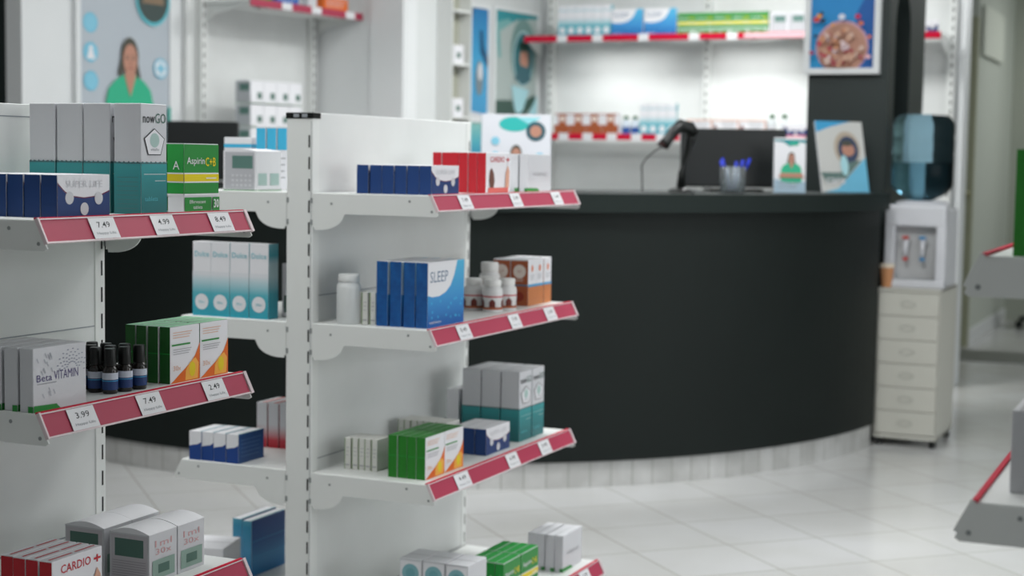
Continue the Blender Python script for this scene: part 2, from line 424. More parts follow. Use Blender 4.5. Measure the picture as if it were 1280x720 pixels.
def big_bottle():
    r = .0285
    root = MB(); root.lathe([(r*.93, 0), (r, .004), (r, .083), (r*.96, .090), (r*.8, .096), (r*.78, .100)], M('satin_white_plastic', '#d6d9d9', .4), n=28)
    o = root.build('supplement_bottle')
    c = MB(); c.lathe([(r*.85, .098), (r*.87, .099), (r*.87, .112), (r*.82, .115)], M('satin_white_cap', '#dfe1e0', .4), n=28); c.build('cap', o)
    return o
def green_cap_bottle(h=.105, r=.019, body='#d3d8da', half=None):
    root = MB(); root.lathe([(r*.95, 0), (r, .003), (r, h*.62), (r*.8, h*.74), (r*.45, h*.8), (r*.45, h*.84)], M('body'+body, body, .35), n=18)
    o = root.build('syrup_bottle')
    c = MB(); c.lathe([(r*.6, h*.82), (r*.62, h*.84), (r*.6, h*.98), (r*.5, h)], M('dark_green_cap', '#1f5a2c', .4), n=18); c.build('cap', o)
    l = MB()
    if half: l.lathe([(r+.0005, h*.05), (r+.0005, h*.4)], M('label'+half, half, .45), n=18, cap=False)
    else: l.lathe([(r+.0005, h*.2), (r+.0005, h*.45)], GREYC, n=18, cap=False)
    l.build('label', o)
    return o

# ---------------------------------------------------------------- placing rows
ORD = ['foremost', 'second', 'third', 'fourth', 'fifth', 'sixth', 'seventh', 'eighth']
def row(proto, X, Y, z, n, pitch, desc, where, group, cols=None, cpitch=0, t=None, w=None, start=True, jit=.0008, cat='medicine box', side=1):
    """boxes lined up one behind another from the aisle edge; X,Y = front near corner of the first"""
    used = False; made = []
    cols = cols or 1
    for c in range(cols):
        for k in range(n):
            loc = (X-side*(t/2+k*pitch)+random.uniform(-jit, jit)*(k > 0), Y+w/2+c*cpitch+random.uniform(-jit, jit)*2, z)
            o = proto if not used else dup(proto, loc)
            o.location = loc; used = True
            o.rotation_euler.z = random.uniform(-.012, .012)
            col = '' if cols == 1 else (' near column,', ' far column,')[c] if cols == 2 else ' %s column,' % ('nearest', 'middle', 'farthest')[c]
            tag(o, f'{desc},{col} {ORD[k]} from aisle, {where}' if n > 1 else f'{desc},{col} {where}', cat, group)
            made.append(o)
    return made

# ---------------------------------------------------------------- gondolas
XP = -1.93; XQ = -2.00    # faces of the centre post
def shelf_part(parent, side, xp, xf, z, y0, y1, rail=True, tags=(), clear=None):
    CLEAR_ = clear or CLEAR
    """side=+1: reaches to +x.  all in world coordinates relative to parent at origin"""
    s = side; mb = MB(); a, b = sorted((xp, xf))
    mb.box(a, b, y0+.002, y1-.002, z-.004, z, WHITE, .0008)
    fx = sorted((xf, xf-s*.003)); mb.box(fx[0], fx[1], y0+.002, y1-.002, z-.032, z-.0035, WHITE)
    sh = mb.build('shelf', parent)
    for yy in (y0, y1-.003):
        br = MB()
        g = [(xp, z-.002), (xf, z-.002), (xf+s*.022, z-.043), (xf+s*.016, z-.047), (xp+s*.085, z-.047)]
        g += [(xp+s*.082*math.cos(i/8*PI*.44), z-.047-.038*math.sin(i/8*PI*.5)) for i in range(1, 9)]+[(xp+s*.006, z-.085), (xp+s*.004, z-.078), (xp, z-.080)]
        br.prism(g, yy, yy+.003, WHITE, 'y')
        for px, pz in ((xf-s*.05, z-.014), (xp+s*.05, z-.024), (xf+s*.006, z-.036)):
            br.tube([(px, yy-.0006, pz), (px, yy+.0005, pz)], .0032, M('rivet_grey', '#8f9393', .4), n=8, smooth=False)
        for k in range(2):
            zz = z-.012-.05*k
            br.box(min(xp, xp-s*.006), max(xp, xp-s*.006), yy-.001, yy+.004, zz-.012, zz, M('rivet_grey', '#8f9393', .4))
        br.build('shelf_bracket', sh)
    if rail:
        r = MB()
        top = (xf+s*.0005, z+.0012); bot = (xf+s*.019, z-.036)
        def sl(o, t): return (top[0]+(bot[0]-top[0])*t+s*o*.9, top[1]+(bot[1]-top[1])*t+o*.45)
        prof = [sl(0, .06), sl(.0022, .06), sl(.0022, .97), sl(0, .97)]
        r.prism(prof, y0+.004, y1-.004, PINK, 'y')
        r.prism([(xf-s*.003, z), (xf-s*.003, z+.0030), (xf+s*.0035, z+.0030), (xf+s*.0035, z-.002)], y0, y1, REDLIP, 'y')
        r.prism([sl(.0015, .03), sl(.0036, .03), sl(.0036, .08), sl(.0015, .08)], y0, y1, CLEAR_, 'y')
        r.prism([sl(.0, .95), sl(.0036, .95), sl(.0036, 1.01), sl(0, 1.01)], y0, y1, CLEAR_, 'y')
        for e0, e1 in ((y0-.001, y0+.0025), (y1-.0025, y1+.006)):
            r.prism([sl(-.002, 0), sl(.0045, 0), sl(.0045, 1.02), sl(-.002, 1.02)], e0, e1, CLEAR_, 'y')
        rl = r.build('price_rail', sh)
        for (ya, yb, txt) in tags:
            tg = MB()
            o0 = Vector((sl(.0040, .95)[0], ya, sl(.0040, .95)[1])); v = Vector((sl(0, .1)[0]-sl(0, .95)[0], 0, sl(0, .1)[1]-sl(0, .95)[1])); h = v.length
            f = Face(tg, o0, (0, s, 0), v, yb-ya, h)
            if s < 0: f.o = Vector((o0.x, yb, o0.z))
            f.rect(0, 0, 1, 1, TAG); f.text(txt, .26, .52, .76, .80, INK, .004); f.text('Happy Life', .14, .16, .88, .32, GREYINK)
            tg.build('price_tag', sh)
    return sh
def gondola(y0, y1, right, left, top, label, lxf, tags, leftrail=False, deckr=None):
    root = empty('display_shelving', (0, 0, 0)); tag(root, label, 'shelving unit')
    p = MB(); p.box(XQ+.006, XP-.006, y0+.012, y1-.012, .02, top, PANEL, .001)
    for z in (.13, .51, .895)+((1.280,) if y0 < 2 else ()):      # seams between the pressed panels
        for x in (XP-.0062, XQ+.0052): p.box(x, x+.001, y0+.03, y1-.03, z, z+.002, GREYINK)
    p.build('back_panel', root)
    for i, (ya, yb) in enumerate(((y0, y0+.030), (y1-.030, y1))):
        q = MB(); q.box(XQ+.004*i, XP-.004*i, ya, yb, .0, top-.006*(1-i), WHITE, .0015)
        for zz in range(int((top-.03)/.05)):
            z = .04+.05*zz
            if i: 
                for x in (XP-.004, XQ+.004): q.box(x-.0006, x+.0006, yb-.0125, yb-.0085, z, z+.028, SLOT)
            else: q.box(XP-.0115, XP-.0075, ya-.0006, ya+.001, z, z+.028, SLOT)
        if i == 0: q.box(XP-.0045, XP-.0035, ya-.0004, ya+.001, 0, top-.02, GREYINK)
        po = q.build('post', root)
        if i: continue
        c = MB(); c.box(XQ-.002, XP+.002, ya-.002, yb+.002, top-.014, top, BLACK, .001)
        for k in range(2): c.box(XQ+.02+.022*k, XQ+.034+.022*k, ya-.003, ya, top-.011, top-.003, GREYINK)
        c.build('post_cap', po)
    k = MB(); k.box(XQ-.30, XP+.36, y0+.02, y1-.02, 0, .078, WHITE, .002); k.build('kick_plinth', root)
    for z, xf, tg in right: shelf_part(root, 1, XP, xf, z, y0, y1, True, tg)
    for z, xf in left: shelf_part(root, -1, XQ, xf, z, y0, y1, leftrail, ())
    return root
LY0, LY1 = 1.917, 2.471; MY0, MY1 = 3.219, 4.074; XF = -1.6285
gondola(LY0, LY1,
        [(1.119, XF, [(2.030, 2.093, '7.49'), (2.188, 2.250, '4.99'), (2.352, 2.416, '8.49')]),
         (.825, XF, [(1.976, 2.040, '3.99'), (2.148, 2.212, '7.49'), (2.334, 2.398, '2.49')]),
         (.4795, XF, [(2.03, 2.09, '5.49')]), (.13, -1.55, [])],
        [(1.119, -2.30), (.825, -2.30), (.4795, -2.30), (.13, -2.38)], 1.303,
        'white double-sided shelving unit cut off by the left frame edge', -2.30, ())
gondola(MY0, MY1,
        [(1.136, XF, [(3.345, 3.408, '7.49'), (3.638, 3.698, '3.99'), (3.902, 3.964, '5.49')]),
         (.834, XF, [(3.345, 3.412, '8.49'), (3.640, 3.704, '7.99'), (3.868, 3.935, '2.49')]),
         (.4836, XF, [(3.345, 3.42, '4.49'), (3.638, 3.706, '6.99'), (3.845, 3.915, '3.49')]),
         (.13, -1.535, [(3.5, 3.57, '5.99'), (3.92, 3.985, '2.99')])],
        [(1.136, -2.295), (.834, -2.295), (.4836, -2.295), (.13, -2.38)], 1.320,
        'white double-sided shelving unit with black-capped post in the centre', -2.30, ())
# right-hand gondola: only the ends of its two shelves facing the camera aisle show
RX = -.2493; RY = 1.879
root = empty('display_shelving', (0, 0, 0)); tag(root, 'white shelving unit cut off by the right frame edge, two shelf ends showing', 'shelving unit')
p = MB(); p.box(RX+.302, RX+.365, RY+.01, RY+.85, .02, 1.318, PANEL, .001); p.build('back_panel', root)
for ya in (RY, RY+.83):
    q = MB(); q.box(RX+.30, RX+.37, ya, ya+.03, 0, 1.31, WHITE, .0015); q.build('post', root)
k = MB(); k.box(RX-.03, RX+.7, RY+.02, RY+.84, 0, .078, WHITE, .002); k.build('kick_plinth', root)
for z in (1.120, .838, .4836, .13):
    sh = shelf_part(root, -1, RX+.30, RX, z, RY, RY+.86, True, (), WHITE)
    shelf_part(root, 1, RX+.37, RX+.67, z, RY, RY+.86, True, ())

# ---------------------------------------------------------------- stock: left unit
row(navy_box(w=.126), -1.638, 1.979, 1.119, 5, .0325, 'navy and white tooth-print box', "left unit's top shelf", 'navy boxes on the left top shelf', t=.030, w=.126)
_n = row(nowgo_box(w=.072), -1.658, 2.204, 1.119, 4, .0565, 'tall grey box with teal base', "left unit's top shelf", 'tall teal-based boxes, left unit', t=.054, w=.072)
_n[0].location.x += .006
row(aspirin_box(), -1.650, 2.324, 1.119, 2, .044, 'green box with yellow band', "left unit's top shelf", 'green tablet boxes on the left top shelf', t=.034, w=.104)
row(vitamin_box(t=.026, w=.123), -1.640, 1.925, .825, 4, .0315, 'white leaf-patterned vitamin box', "left unit's middle shelf", 'vitamin boxes on the left middle shelf', t=.026, w=.123)
proto = dropper_bottle(); first = True
POSN = ['nearest', 'middle', 'farthest']
for i in range(3):
    for j in range(4):
        if i == 2 and j == 0: pass
        loc = (-1.668-.031*j+.004*(i-1), 2.148+.0335*i+.006*(j % 2)-.004*j, .825)
        o = proto if first else dup(proto, loc); o.location = loc; first = False; o.rotation_euler.z = -.6+random.uniform(-.3, .3)
        tag(o, f'dark dropper bottle, {ORD[j]} from aisle in {POSN[i]} file beside vitamin boxes', 'bottle', 'dropper bottles on the left middle shelf')
row(swoosh_box(t=.0205, side=GREEND, w=.087), -1.650, 2.283, .825, 4, .0245, 'green-sided orange-swoosh box', "left unit's middle shelf", 'orange swoosh boxes, left unit', 2, .0905, t=.0225, w=.087)
row(cardio_box(w=.125), -1.660, 1.987, .4795, 4, .0265, 'red-sided white CARDIO box', "left unit's lower shelf", 'heart boxes on the left lower shelf', t=.0235, w=.125)
row(grid_box(w=.080), -1.668, 2.249, .4795, 2, .100, 'square white green-label box', "left unit's lower shelf", 'square boxes on the left lower shelf', 2, .084, t=.084, w=.080, jit=.002)

# ---------------------------------------------------------------- stock: centre unit, right side
row(navy_box(w=.140), -1.654, 3.279, 1.136, 6, .0325, 'navy and white tooth-print box', "centre unit's top shelf", 'navy boxes on the centre top shelf', t=.030, w=.140)
row(cardio_box(w=.142), -1.669, 3.606, 1.136, 6, .0245, 'red-sided white heart box', "centre unit's top shelf", 'heart boxes on the centre top shelf', t=.0235, w=.142)
row(vitamin_box(t=.024, w=.160, word=False), -1.664, 3.848, 1.136, 4, .0262, 'slim white box with green foot', "centre unit's top shelf", 'white boxes on the centre top shelf', t=.024, w=.160)
o = big_bottle(); o.location = (-1.857, 3.262, .834); tag(o, 'large plain white bottle beside the centre post on the second shelf', 'bottle')
row(ivory_box(), -1.786, 3.262, .834, 5, .0205, 'small ivory box with olive edge', "centre unit's second shelf", 'small ivory boxes on the second shelf', t=.0155, w=.07)
for o in [c for c in COL.objects if c.get('group') == 'small ivory boxes on the second shelf'][3:]: bpy.data.objects.remove(o)
row(sleep_box(), -1.649, 3.254, .834, 4, .0335, 'large blue SLEEP box', "centre unit's second shelf", 'blue sleep boxes on the second shelf', t=.0285, w=.192)
proto = pill_bottle(); first = True
for (x, y, lab) in ((-1.700, 3.722, 'white pill bottle with red label, nearest the aisle beside orange boxes'), (-1.760, 3.735, 'white pill bottle with red label, middle one nearest the sleep boxes'),
                    (-1.822, 3.735, 'white pill bottle with red label, deepest of the near three'), (-1.690, 3.786, 'white pill bottle peeking out behind the aisle bottle'), (-1.752, 3.80, 'white pill bottle in second file, beside the rust boxes')):
    o = proto if first else dup(proto); o.location = (x, y, .834); first = False; o.rotation_euler.z = random.uniform(-.2, .2); tag(o, lab, 'bottle', 'pill bottles on the second shelf')
o = dup(proto); o.location = (-1.775, 3.865, .834); o.scale = (1.1, 1.1, 1.42); tag(o, 'taller white pill bottle rising behind the shorter ones', 'bottle', 'pill bottles on the second shelf')
row(rust_box(), -1.679, 3.896, .834, 2, .051, 'rust-orange box with cream disc', 'second shelf', 'rust boxes on the second shelf', 3, .054, t=.049, w=.052)
row(ivory_box(), -1.800, 3.300, .4836, 5, .0175, 'small ivory box with olive edge', "centre unit's third shelf", 'small ivory boxes on the third shelf', t=.0155, w=.07)
pr = ivory_box(); row(pr, -1.765, 3.600, .4836, 8, .0175, 'small ivory box behind green boxes', 'third shelf', 'rear ivory boxes on the third shelf', t=.0155, w=.07)
row(swoosh_box(w=.098), -1.654, 3.262, .4836, 4, .0240, 'bright green orange-swoosh box', "centre unit's third shelf", 'orange swoosh boxes, centre unit', 2, .102, t=.0225, w=.098)
row(navy_box(w=.140), -1.660, 3.608, .4836, 3, .0325, 'navy and white tooth-print box', "centre unit's third shelf", 'navy boxes on the third shelf', t=.030, w=.140)
row(nowgo_box(t=.0525, w=.080), -1.667, 3.826, .4836, 3, .0565, 'tall grey box with teal base', 'third shelf', 'tall teal-based boxes, centre unit', 2, .084, t=.0525, w=.080)
o = plain_box(t=.035, w=.08, h=.125); o.location = (-1.862, 3.87, .4836); tag(o, 'shorter pale box at the back beside tall teal-based boxes', 'medicine box')
# floor shelf
row(disc_box(), -1.556, 3.295, .13, 3, .0605, 'white box with dusty teal disc', "centre unit's floor shelf", 'disc boxes on the floor shelf', t=.0575, w=.10)
row(aspirin_box(t=.0215, w=.104), -1.555, 3.490, .13, 4, .0245, 'green box with yellow band', 'floor shelf', 'green tablet boxes on the floor shelf', 2, .108, t=.0215, w=.104)
row(vitamin_box(t=.024, w=.139, word=False), -1.570, 3.906, .13, 4, .0255, 'slim white box with green foot', "centre unit's floor shelf", 'white boxes on the floor shelf', t=.024, w=.139)

# ---------------------------------------------------------------- stock: centre unit, left side
o = monitor_box(); o.location = (-2.143, 3.295, 1.136); tag(o, 'white box with sage display label left of the centre post', 'medicine box')
pr = cyan_box()
for k in range(3):
    o = pr if k == 0 else dup(pr); o.location = (-2.209+.031*k, 3.46, 1.136)
    tag(o, ('cyan-topped slim box, leftmost of three left of the post', 'cyan-topped slim box, middle of three left of the post', 'cyan-topped slim box, closest to the black-capped post')[k], 'medicine box', 'cyan-topped boxes')
o = stripe_box(); o.location = (-2.279, 3.472, 1.136); o.scale = (.9, 1, .93); tag(o, 'white box with thin cyan stripe behind the sage display box', 'medicine box')
pr = dolce_box(); first = True
for k in range(4):
    o = pr if first else dup(pr); first = False; o.location = (-2.0855-.0537*k, 3.256+random.uniform(-.001, .001), .834)
    tag(o, 'white Dolce box with teal base, ' + ('rightmost', 'second from right', 'second from left', 'leftmost')[k] + ' on centre left shelf', 'medicine box', 'white and teal boxes left of the post')
o = label_box(t=.062, w=.075, h=.128); o.location = (-2.045, 3.36, .834); tag(o, 'small white green-label box squeezed between Dolce boxes and post', 'medicine box')
row(wave_box(), -2.135, 3.226, .4836, 4, .0355, 'white-topped navy box', "centre unit's left side", 'navy wave boxes left of the post', t=.034, w=.108)
pr = fade_box()
for k in range(4):
    o = pr if k == 0 else dup(pr); o.location = (-2.213+.0335*k, 3.50, .4836)
    tag(o, 'white box fading to red at foot, ' + ('leftmost', 'second from left', 'third from left', 'nearest the post')[k] + ' behind navy boxes', 'medicine box', 'red fade boxes left of the post')
pr = ocean_box()
for k in range(2):
    o = pr if k == 0 else dup(pr); o.location = (-2.284-.037*k, 3.572+.012*k, .13)
    tag(o, ('upright ocean-blue box nearer the post on the left floor shelf', 'upright ocean-blue box further left on the left floor shelf')[k], 'medicine box', 'ocean blue boxes on the floor shelf')
o = plain_box(t=.12, w=.13, h=.118); o.location = (-2.31, 3.36, .13); o.rotation_euler.z = .25; tag(o, 'plain white box on the floor shelf beside ocean-blue boxes', 'medicine box')

# right unit
mb, F, S, T, B = carton(.09, .11, .12, GREENS); S.rect(0, 0, 1, 1, M('leaf_green_side', '#2f8a2c', .45)); o = mb.build('medicine_box'); o.location = (-.175, 1.944, 1.120); tag(o, 'green box on the upper shelf at the right frame edge', 'medicine box')
o = vitamin_box(t=.08, w=.13); o.location = (-.181, 2.019, .838); o.rotation_euler.z = 0; tag(o, 'grey-white box on the lower shelf at right frame edge', 'medicine box')

# ---------------------------------------------------------------- floor, ceiling, walls
def floor_mat():
    m = M('polished_ceramic_floor', '#c9cac8', .17); N, L, b = nodes(m)
    tc = N.new('ShaderNodeTexCoord'); mp = N.new('ShaderNodeMapping')
    g = .329
    mp.inputs['Rotation'].default_value = (0, 0, PI/4); mp.inputs['Location'].default_value = (-.0, 0, 0)
    mp.vector_type = 'POINT'
    L.new(tc.outputs['Object'], mp.inputs['Vector'])
    # rotated by 45deg: x' = (x-y)/sqrt2, y' = (x+y)/sqrt2
    s = N.new('ShaderNodeSeparateXYZ'); L.new(mp.outputs['Vector'], s.inputs['Vector'])
    outs = []; ids = []
    for ax, off in ((0, -6.36/1.41421), (1, 1.2/1.41421)):
        a = N.new('ShaderNodeMath'); a.operation = 'SUBTRACT'; a.inputs[1].default_value = off; L.new(s.outputs[ax], a.inputs[0])
        d = N.new('ShaderNodeMath'); d.operation = 'DIVIDE'; d.inputs[1].default_value = g; L.new(a.outputs[0], d.inputs[0])
        r = N.new('ShaderNodeMath'); r.operation = 'ROUND'; L.new(d.outputs[0], r.inputs[0])
        fl = N.new('ShaderNodeMath'); fl.operation = 'FLOOR'; L.new(d.outputs[0], fl.inputs[0]); ids.append(fl)
        q = N.new('ShaderNodeMath'); q.operation = 'SUBTRACT'; L.new(d.outputs[0], q.inputs[0]); L.new(r.outputs[0], q.inputs[1])
        ab = N.new('ShaderNodeMath'); ab.operation = 'ABSOLUTE'; L.new(q.outputs[0], ab.inputs[0])
        lt = N.new('ShaderNodeMath'); lt.operation = 'LESS_THAN'; lt.inputs[1].default_value = .0075; L.new(ab.outputs[0], lt.inputs[0]); outs.append(lt)
    mx = N.new('ShaderNodeMath'); mx.operation = 'MAXIMUM'; L.new(outs[0].outputs[0], mx.inputs[0]); L.new(outs[1].outputs[0], mx.inputs[1])
    cb = N.new('ShaderNodeCombineXYZ'); L.new(ids[0].outputs[0], cb.inputs[0]); L.new(ids[1].outputs[0], cb.inputs[1])
    wn = N.new('ShaderNodeTexWhiteNoise'); L.new(cb.outputs[0], wn.inputs['Vector'])
    nz = N.new('ShaderNodeTexNoise'); nz.inputs['Scale'].default_value = 2.2; nz.inputs['Detail'].default_value = 5; L.new(tc.outputs['Object'], nz.inputs['Vector'])
    ad = N.new('ShaderNodeMath'); ad.operation = 'MULTIPLY_ADD'; ad.inputs[1].default_value = .16; L.new(wn.outputs['Value'], ad.inputs[0]); L.new(nz.outputs['Fac'], ad.inputs[2])
    rp = N.new('ShaderNodeValToRGB'); rp.color_ramp.elements[0].position = .4; rp.color_ramp.elements[1].position = .95
    rp.color_ramp.elements[0].color = lin('#c3c3c1'); rp.color_ramp.elements[1].color = lin('#d2d3d5')
    L.new(ad.outputs[0], rp.inputs['Fac'])
    mixn = N.new('ShaderNodeMix'); mixn.data_type = 'RGBA'; L.new(mx.outputs[0], mixn.inputs[0]); L.new(rp.outputs['Color'], mixn.inputs[6]); mixn.inputs[7].default_value = lin('#a3a198')
    L.new(mixn.outputs[2], b.inputs['Base Color'])
    return m
f = MB(); f.box(-8, 4, -3, 16, -.1, 0, floor_mat()); struct(f.build('floor'))
CEIL = M('ceiling_white', '#dcdedd', .8)
f = MB(); f.box(-8, 4, -3, 16, 2.8, 2.9, CEIL); struct(f.build('ceiling'))
WALL = noisy('painted_wall', '#d3d6d6', '#d8dbdb', 2, .55)
WALLW = noisy('white_wall_panel', '#dee1e2', '#e2e4e5', 2, .5)
struct(MB().box(-8, 4, -3.1, -3, 0, 2.8, WALL).build('wall_near'))
wr = MB(); wr.box(4, 4.1, -3, .6, 0, 2.8, WALL); wr.box(4, 4.1, 6.4, 16, 0, 2.8, WALL); wr.box(4, 4.1, .6, 6.4, 0, .75, WALL); wr.box(4, 4.1, .6, 6.4, 2.6, 2.8, WALL); struct(wr.build('wall_right'))  # opening added in the unseen right wall to let side light in
wf = MB()
for y in (.6, 2.5, 4.4, 6.34): wf.box(4.02, 4.08, y, y+.06, .75, 2.6, WHITE, .003)
for z in (.75, 2.54): wf.box(4.02, 4.08, .6, 6.4, z, z+.06, WHITE, .003)
struct(wf.build('added_window_1'))  # unseen window frame, added around the opening that brightens the shelves

# back wall (runs along x) -------------------------------------------------
BY = 9.1
wb = MB(); wb.box(-4.4, -1.388, BY, BY+.12, 0, 2.8, WALLW); struct(wb.build('wall_back'))
tr = MB(); tr.box(-1.386, -1.345, BY-.03, BY+.16, 0, 2.8, WALLW, .004); struct(tr.build('trim_1'))
# left wall (turned .123 rad): local frame x'=N (into the room), y'=D (away)
TH = .123
Qx, Qy = -4.672, 7.761; Nx, Ny = math.cos(TH), -math.sin(TH)
LW = Matrix.Translation((Qx, Qy, 0)) @ Matrix.Rotation(-TH, 4, 'Z')      # local (n, t, z)
def lbuild(mb, name, parent=None): return mb.xf(LW).build(name, parent)
struct(lbuild(MB().box(-.10, 0, -2.06, .15, 0, 2.8, WALLW), 'wall_left'))
struct(lbuild(MB().box(0.0, .64, 0, .10, 0, 2.8, WALLW), 'wall_return'))
struct(lbuild(MB().box(.42, .64, -.025, -.001, 0, 2.8, WALLW, .004), 'trim_6'))
struct(lbuild(MB().box(.52, .64, .10, 1.62, 0, 2.8, WALL), 'wall_left_far'))
struct(lbuild(MB().box(-1.6, -.10, -1.98, -1.90, 0, 2.8, M('grey_wall_end', '#9fa3a3', .6)), 'wall_left_end'))
struct(lbuild(MB().box(-1.2, -.102, -2.03, -1.985, 0, 2.6, DARKP), 'door_2'))
# corridor beyond the back wall
GREY = noisy('corridor_paint', '#a5ab9f', '#abb0a4', 1.5, .6)
struct(MB().box(-1.78, -1.6, 11.35, 13.3, 0, 2.8, M('corridor_side_paint', '#c3c9c0', .6)).build('wall_corridor_left'))
struct(MB().box(-1.6, 4, 13.3, 13.4, 0, 2.8, GREY).build('wall_corridor_end'))
struct(MB().box(-1.6, -1.588, 11.35, 13.3, 0, .1, WALLW).build('baseboard_corridor'))
struct(MB().box(-6, -2.42, 11.2, 11.34, 0, 2.8, WALL).build('wall_corridor_near'))
dr = MB(); dr.box(-2.42, -1.585, 11.22, 11.28, 0, 2.22, M('olive_grey_door', '#a0a38a', .5), .003); d1 = struct(dr.build('door_1'))
hn = MB(); hn.lathe([(.012, 0), (.012, .03), (.028, .035), (.03, .05), (.02, .062)], M('aged_brass', '#8b8a6a', .4, metal=.6), n=16)
h = hn.xf(Matrix.Translation((-1.625, 11.22, 1.03)) @ Matrix.Rotation(PI/2, 4, 'X')).build('door_handle', d1)
struct(MB().box(-1.588, -1.57, 11.45, 12.45, 1.98, 2.32, M('pale_lintel', '#d8ddd2', .6), .003).build('trim_2'))
struct(MB().box(-2.6, 1.5, 10.42, 11.0, 0, .006, M('dark_threshold_strip', '#6e716b', .6)).build('trim_3'))

# ---------------------------------------------------------------- wall shelving
def wall_shelving(name_label, mat, bays, z_list, y_front_off, parts_y, rails, width0, width1):
    pass
WS = WHITE
def bay_root(label): r = empty('wall_shelving', (0, 0, 0)); return tag(r, label, 'shelving unit')
# back shelving, front edge at y=8.78
BR = bay_root('long white wall shelving behind the counter with red price rails')
bp = MB(); bp.box(-3.80, -2.0, BY-.035, BY-.005, .02, 2.6, PANEL, .001); bp.build('back_panel', BR)
for x in (-3.775, -2.80, -2.17):
    q = MB(); q.box(x-.012, x+.028, BY-.075, BY-.036, 0, 2.6, WHITE, .001)
    for i in range(50): q.box(x+.004, x+.012, BY-.0757, BY-.0745, .05+.05*i, .078+.05*i, SLOT)
    q.build('post', BR)
def back_shelf(parent, x0, x1, z, tags, paled=None, yb=BY-.076, yf=8.78):
    s = MB(); s.box(x0, x1, yf, yb, z-.018, z, WHITE, .001); sh = s.build('shelf', parent)
    for x in (x0+.004, x1-.008):
        s = MB(); s.prism([(yf+.01, z-.018), (yb, z-.018), (yb, z-.11), (yb-.05, z-.09)], x, x+.004, WHITE, 'x'); s.build('shelf_bracket', sh)
    r = MB(); r.box(x0, x1, yf-.006, yf, z-.032, z+.004, REDLIP, .001); 
    if paled: r.box(paled[0], paled[1], yf-.0075, yf-.006, z-.028, z, M('pale_pink_strip', '#e9bcc4', .4))
    r.build('price_rail', sh)
    for x in tags:
        t = MB(); t.box(x, x+.062, yf-.0095, yf-.0075, z-.036, z+.006, TAG, .0005); t.build('price_tag', sh)
    return sh
back_shelf(BR, -3.83, -2.14, 1.938, [-3.62, -3.40, -3.12, -2.82, -2.60], (-2.50, -2.145))
back_shelf(BR, -3.74, -2.14, 1.372, [-3.60, -3.45, -3.30, -3.15, -3.0, -2.86, -2.70, -2.55, -2.4], (-2.85, -2.145))
# puck lamps that wash each bay
LAMPM = M('lamp_glass', '#ffffff', .3, emit=4)
def puck(parent, x, y, z):
    p = MB(); p.lathe([(.03, 0), (.03, .012)], WHITE, (x, y, z), n=16); o = p.build('shelf_lamp', parent)
    q = MB(); q.lathe([(.022, -.002), (.022, 0)], LAMPM, (x, y, z), n=16); q.build('lamp_lens', o)
# short shelving on the strip right of the pillar
BR2 = bay_root('narrow white wall shelving between the dark pillar and doorway')
bp = MB(); bp.box(-1.98, -1.392, BY-.035, BY-.005, .02, 2.6, PANEL, .001); bp.build('back_panel', BR2)
q = MB(); q.box(-1.43, -1.393, BY-.075, BY-.036, 0, 2.6, WHITE, .001)
for i in range(50): q.box(-1.412, -1.404, BY-.0757, BY-.0745, .05+.05*i, .078+.05*i, SLOT)
q.build('post', BR2)
back_shelf(BR2, -1.96, -1.432, 1.924, [])

# boxes on the back shelving: boxes turned so that their front looks at -y
Rz = -PI/2
def bplace(o, x, z, w, label, group, y=None, cat='medicine box', depth=.03):
    o.location = (x+w/2, (y or 8.80)+depth/2, z); tag(o, label, cat, group); return o
def many(proto, xs, z, w, desc, group, depth, cat='medicine box', rot=Rz, names=None, y=None):
    n = len(xs)
    for i, x in enumerate(xs):
        o = proto if i == 0 else dup(proto); o.rotation_euler.z = rot
        nm = names[i] if names else ('leftmost' if i == 0 else 'rightmost' if i == n-1 else f'{ORD[i]} from left' if i else '')
        bplace(o, x, z, w, f'{desc}, {nm} on {group.split("|")[1]}', group.split('|')[0], y, cat, depth)
many(dolce_box(), [-3.625+.0545*i for i in range(6)], 1.938, .0525, 'white box with teal disc base', 'teal disc boxes, upper back shelf|upper back shelf', .042, rot=0)
many(sleep_box(), [-3.295, -3.095], 1.938, .192, 'blue and white sleep box', 'blue boxes, upper back shelf|upper back shelf', .0315)
many(aspirin_box(), [-2.895+.1055*i for i in range(5)], 1.938, .104, 'green yellow-banded box', 'green boxes, upper back shelf|upper back shelf', .034)
pr = monitor_box(t=.10, w=.09, h=.105)
many(pr, [-2.365+.102*i for i in range(2)], 1.938, .10, 'white sage-label box', 'white boxes, upper back shelf|upper back shelf', .09, rot=0)
def rust_front():
    mb, F, S, T, B = carton(.05, .098, .123, CARD)
    F.rect(0, 0, 1, .44, RUST); F.rect(.28, .44, .76, .97, RUST); F.disc(.52, .72, .016, DISC); F.rect(0, .92, 1, .97, RUST)
    return mb.build('medicine_box')
many(rust_front(), [-3.64+.1005*i for i in range(4)], 1.372, .098, 'rust-orange and white box', 'rust boxes, lower back shelf|lower back shelf', .05)
many(green_cap_bottle(.107, .024, '#c9d3de', '#1f4f9a'), [-3.225, -3.17], 1.372, .048, 'blue-labelled syrup bottle', 'blue bottles, lower back shelf|lower back shelf', .048, 'bottle')
many(dolce_box(), [-3.11+.0545*i for i in range(4)], 1.372, .0525, 'white box with teal disc base', 'teal disc boxes, lower back shelf|lower back shelf', .042, rot=0)
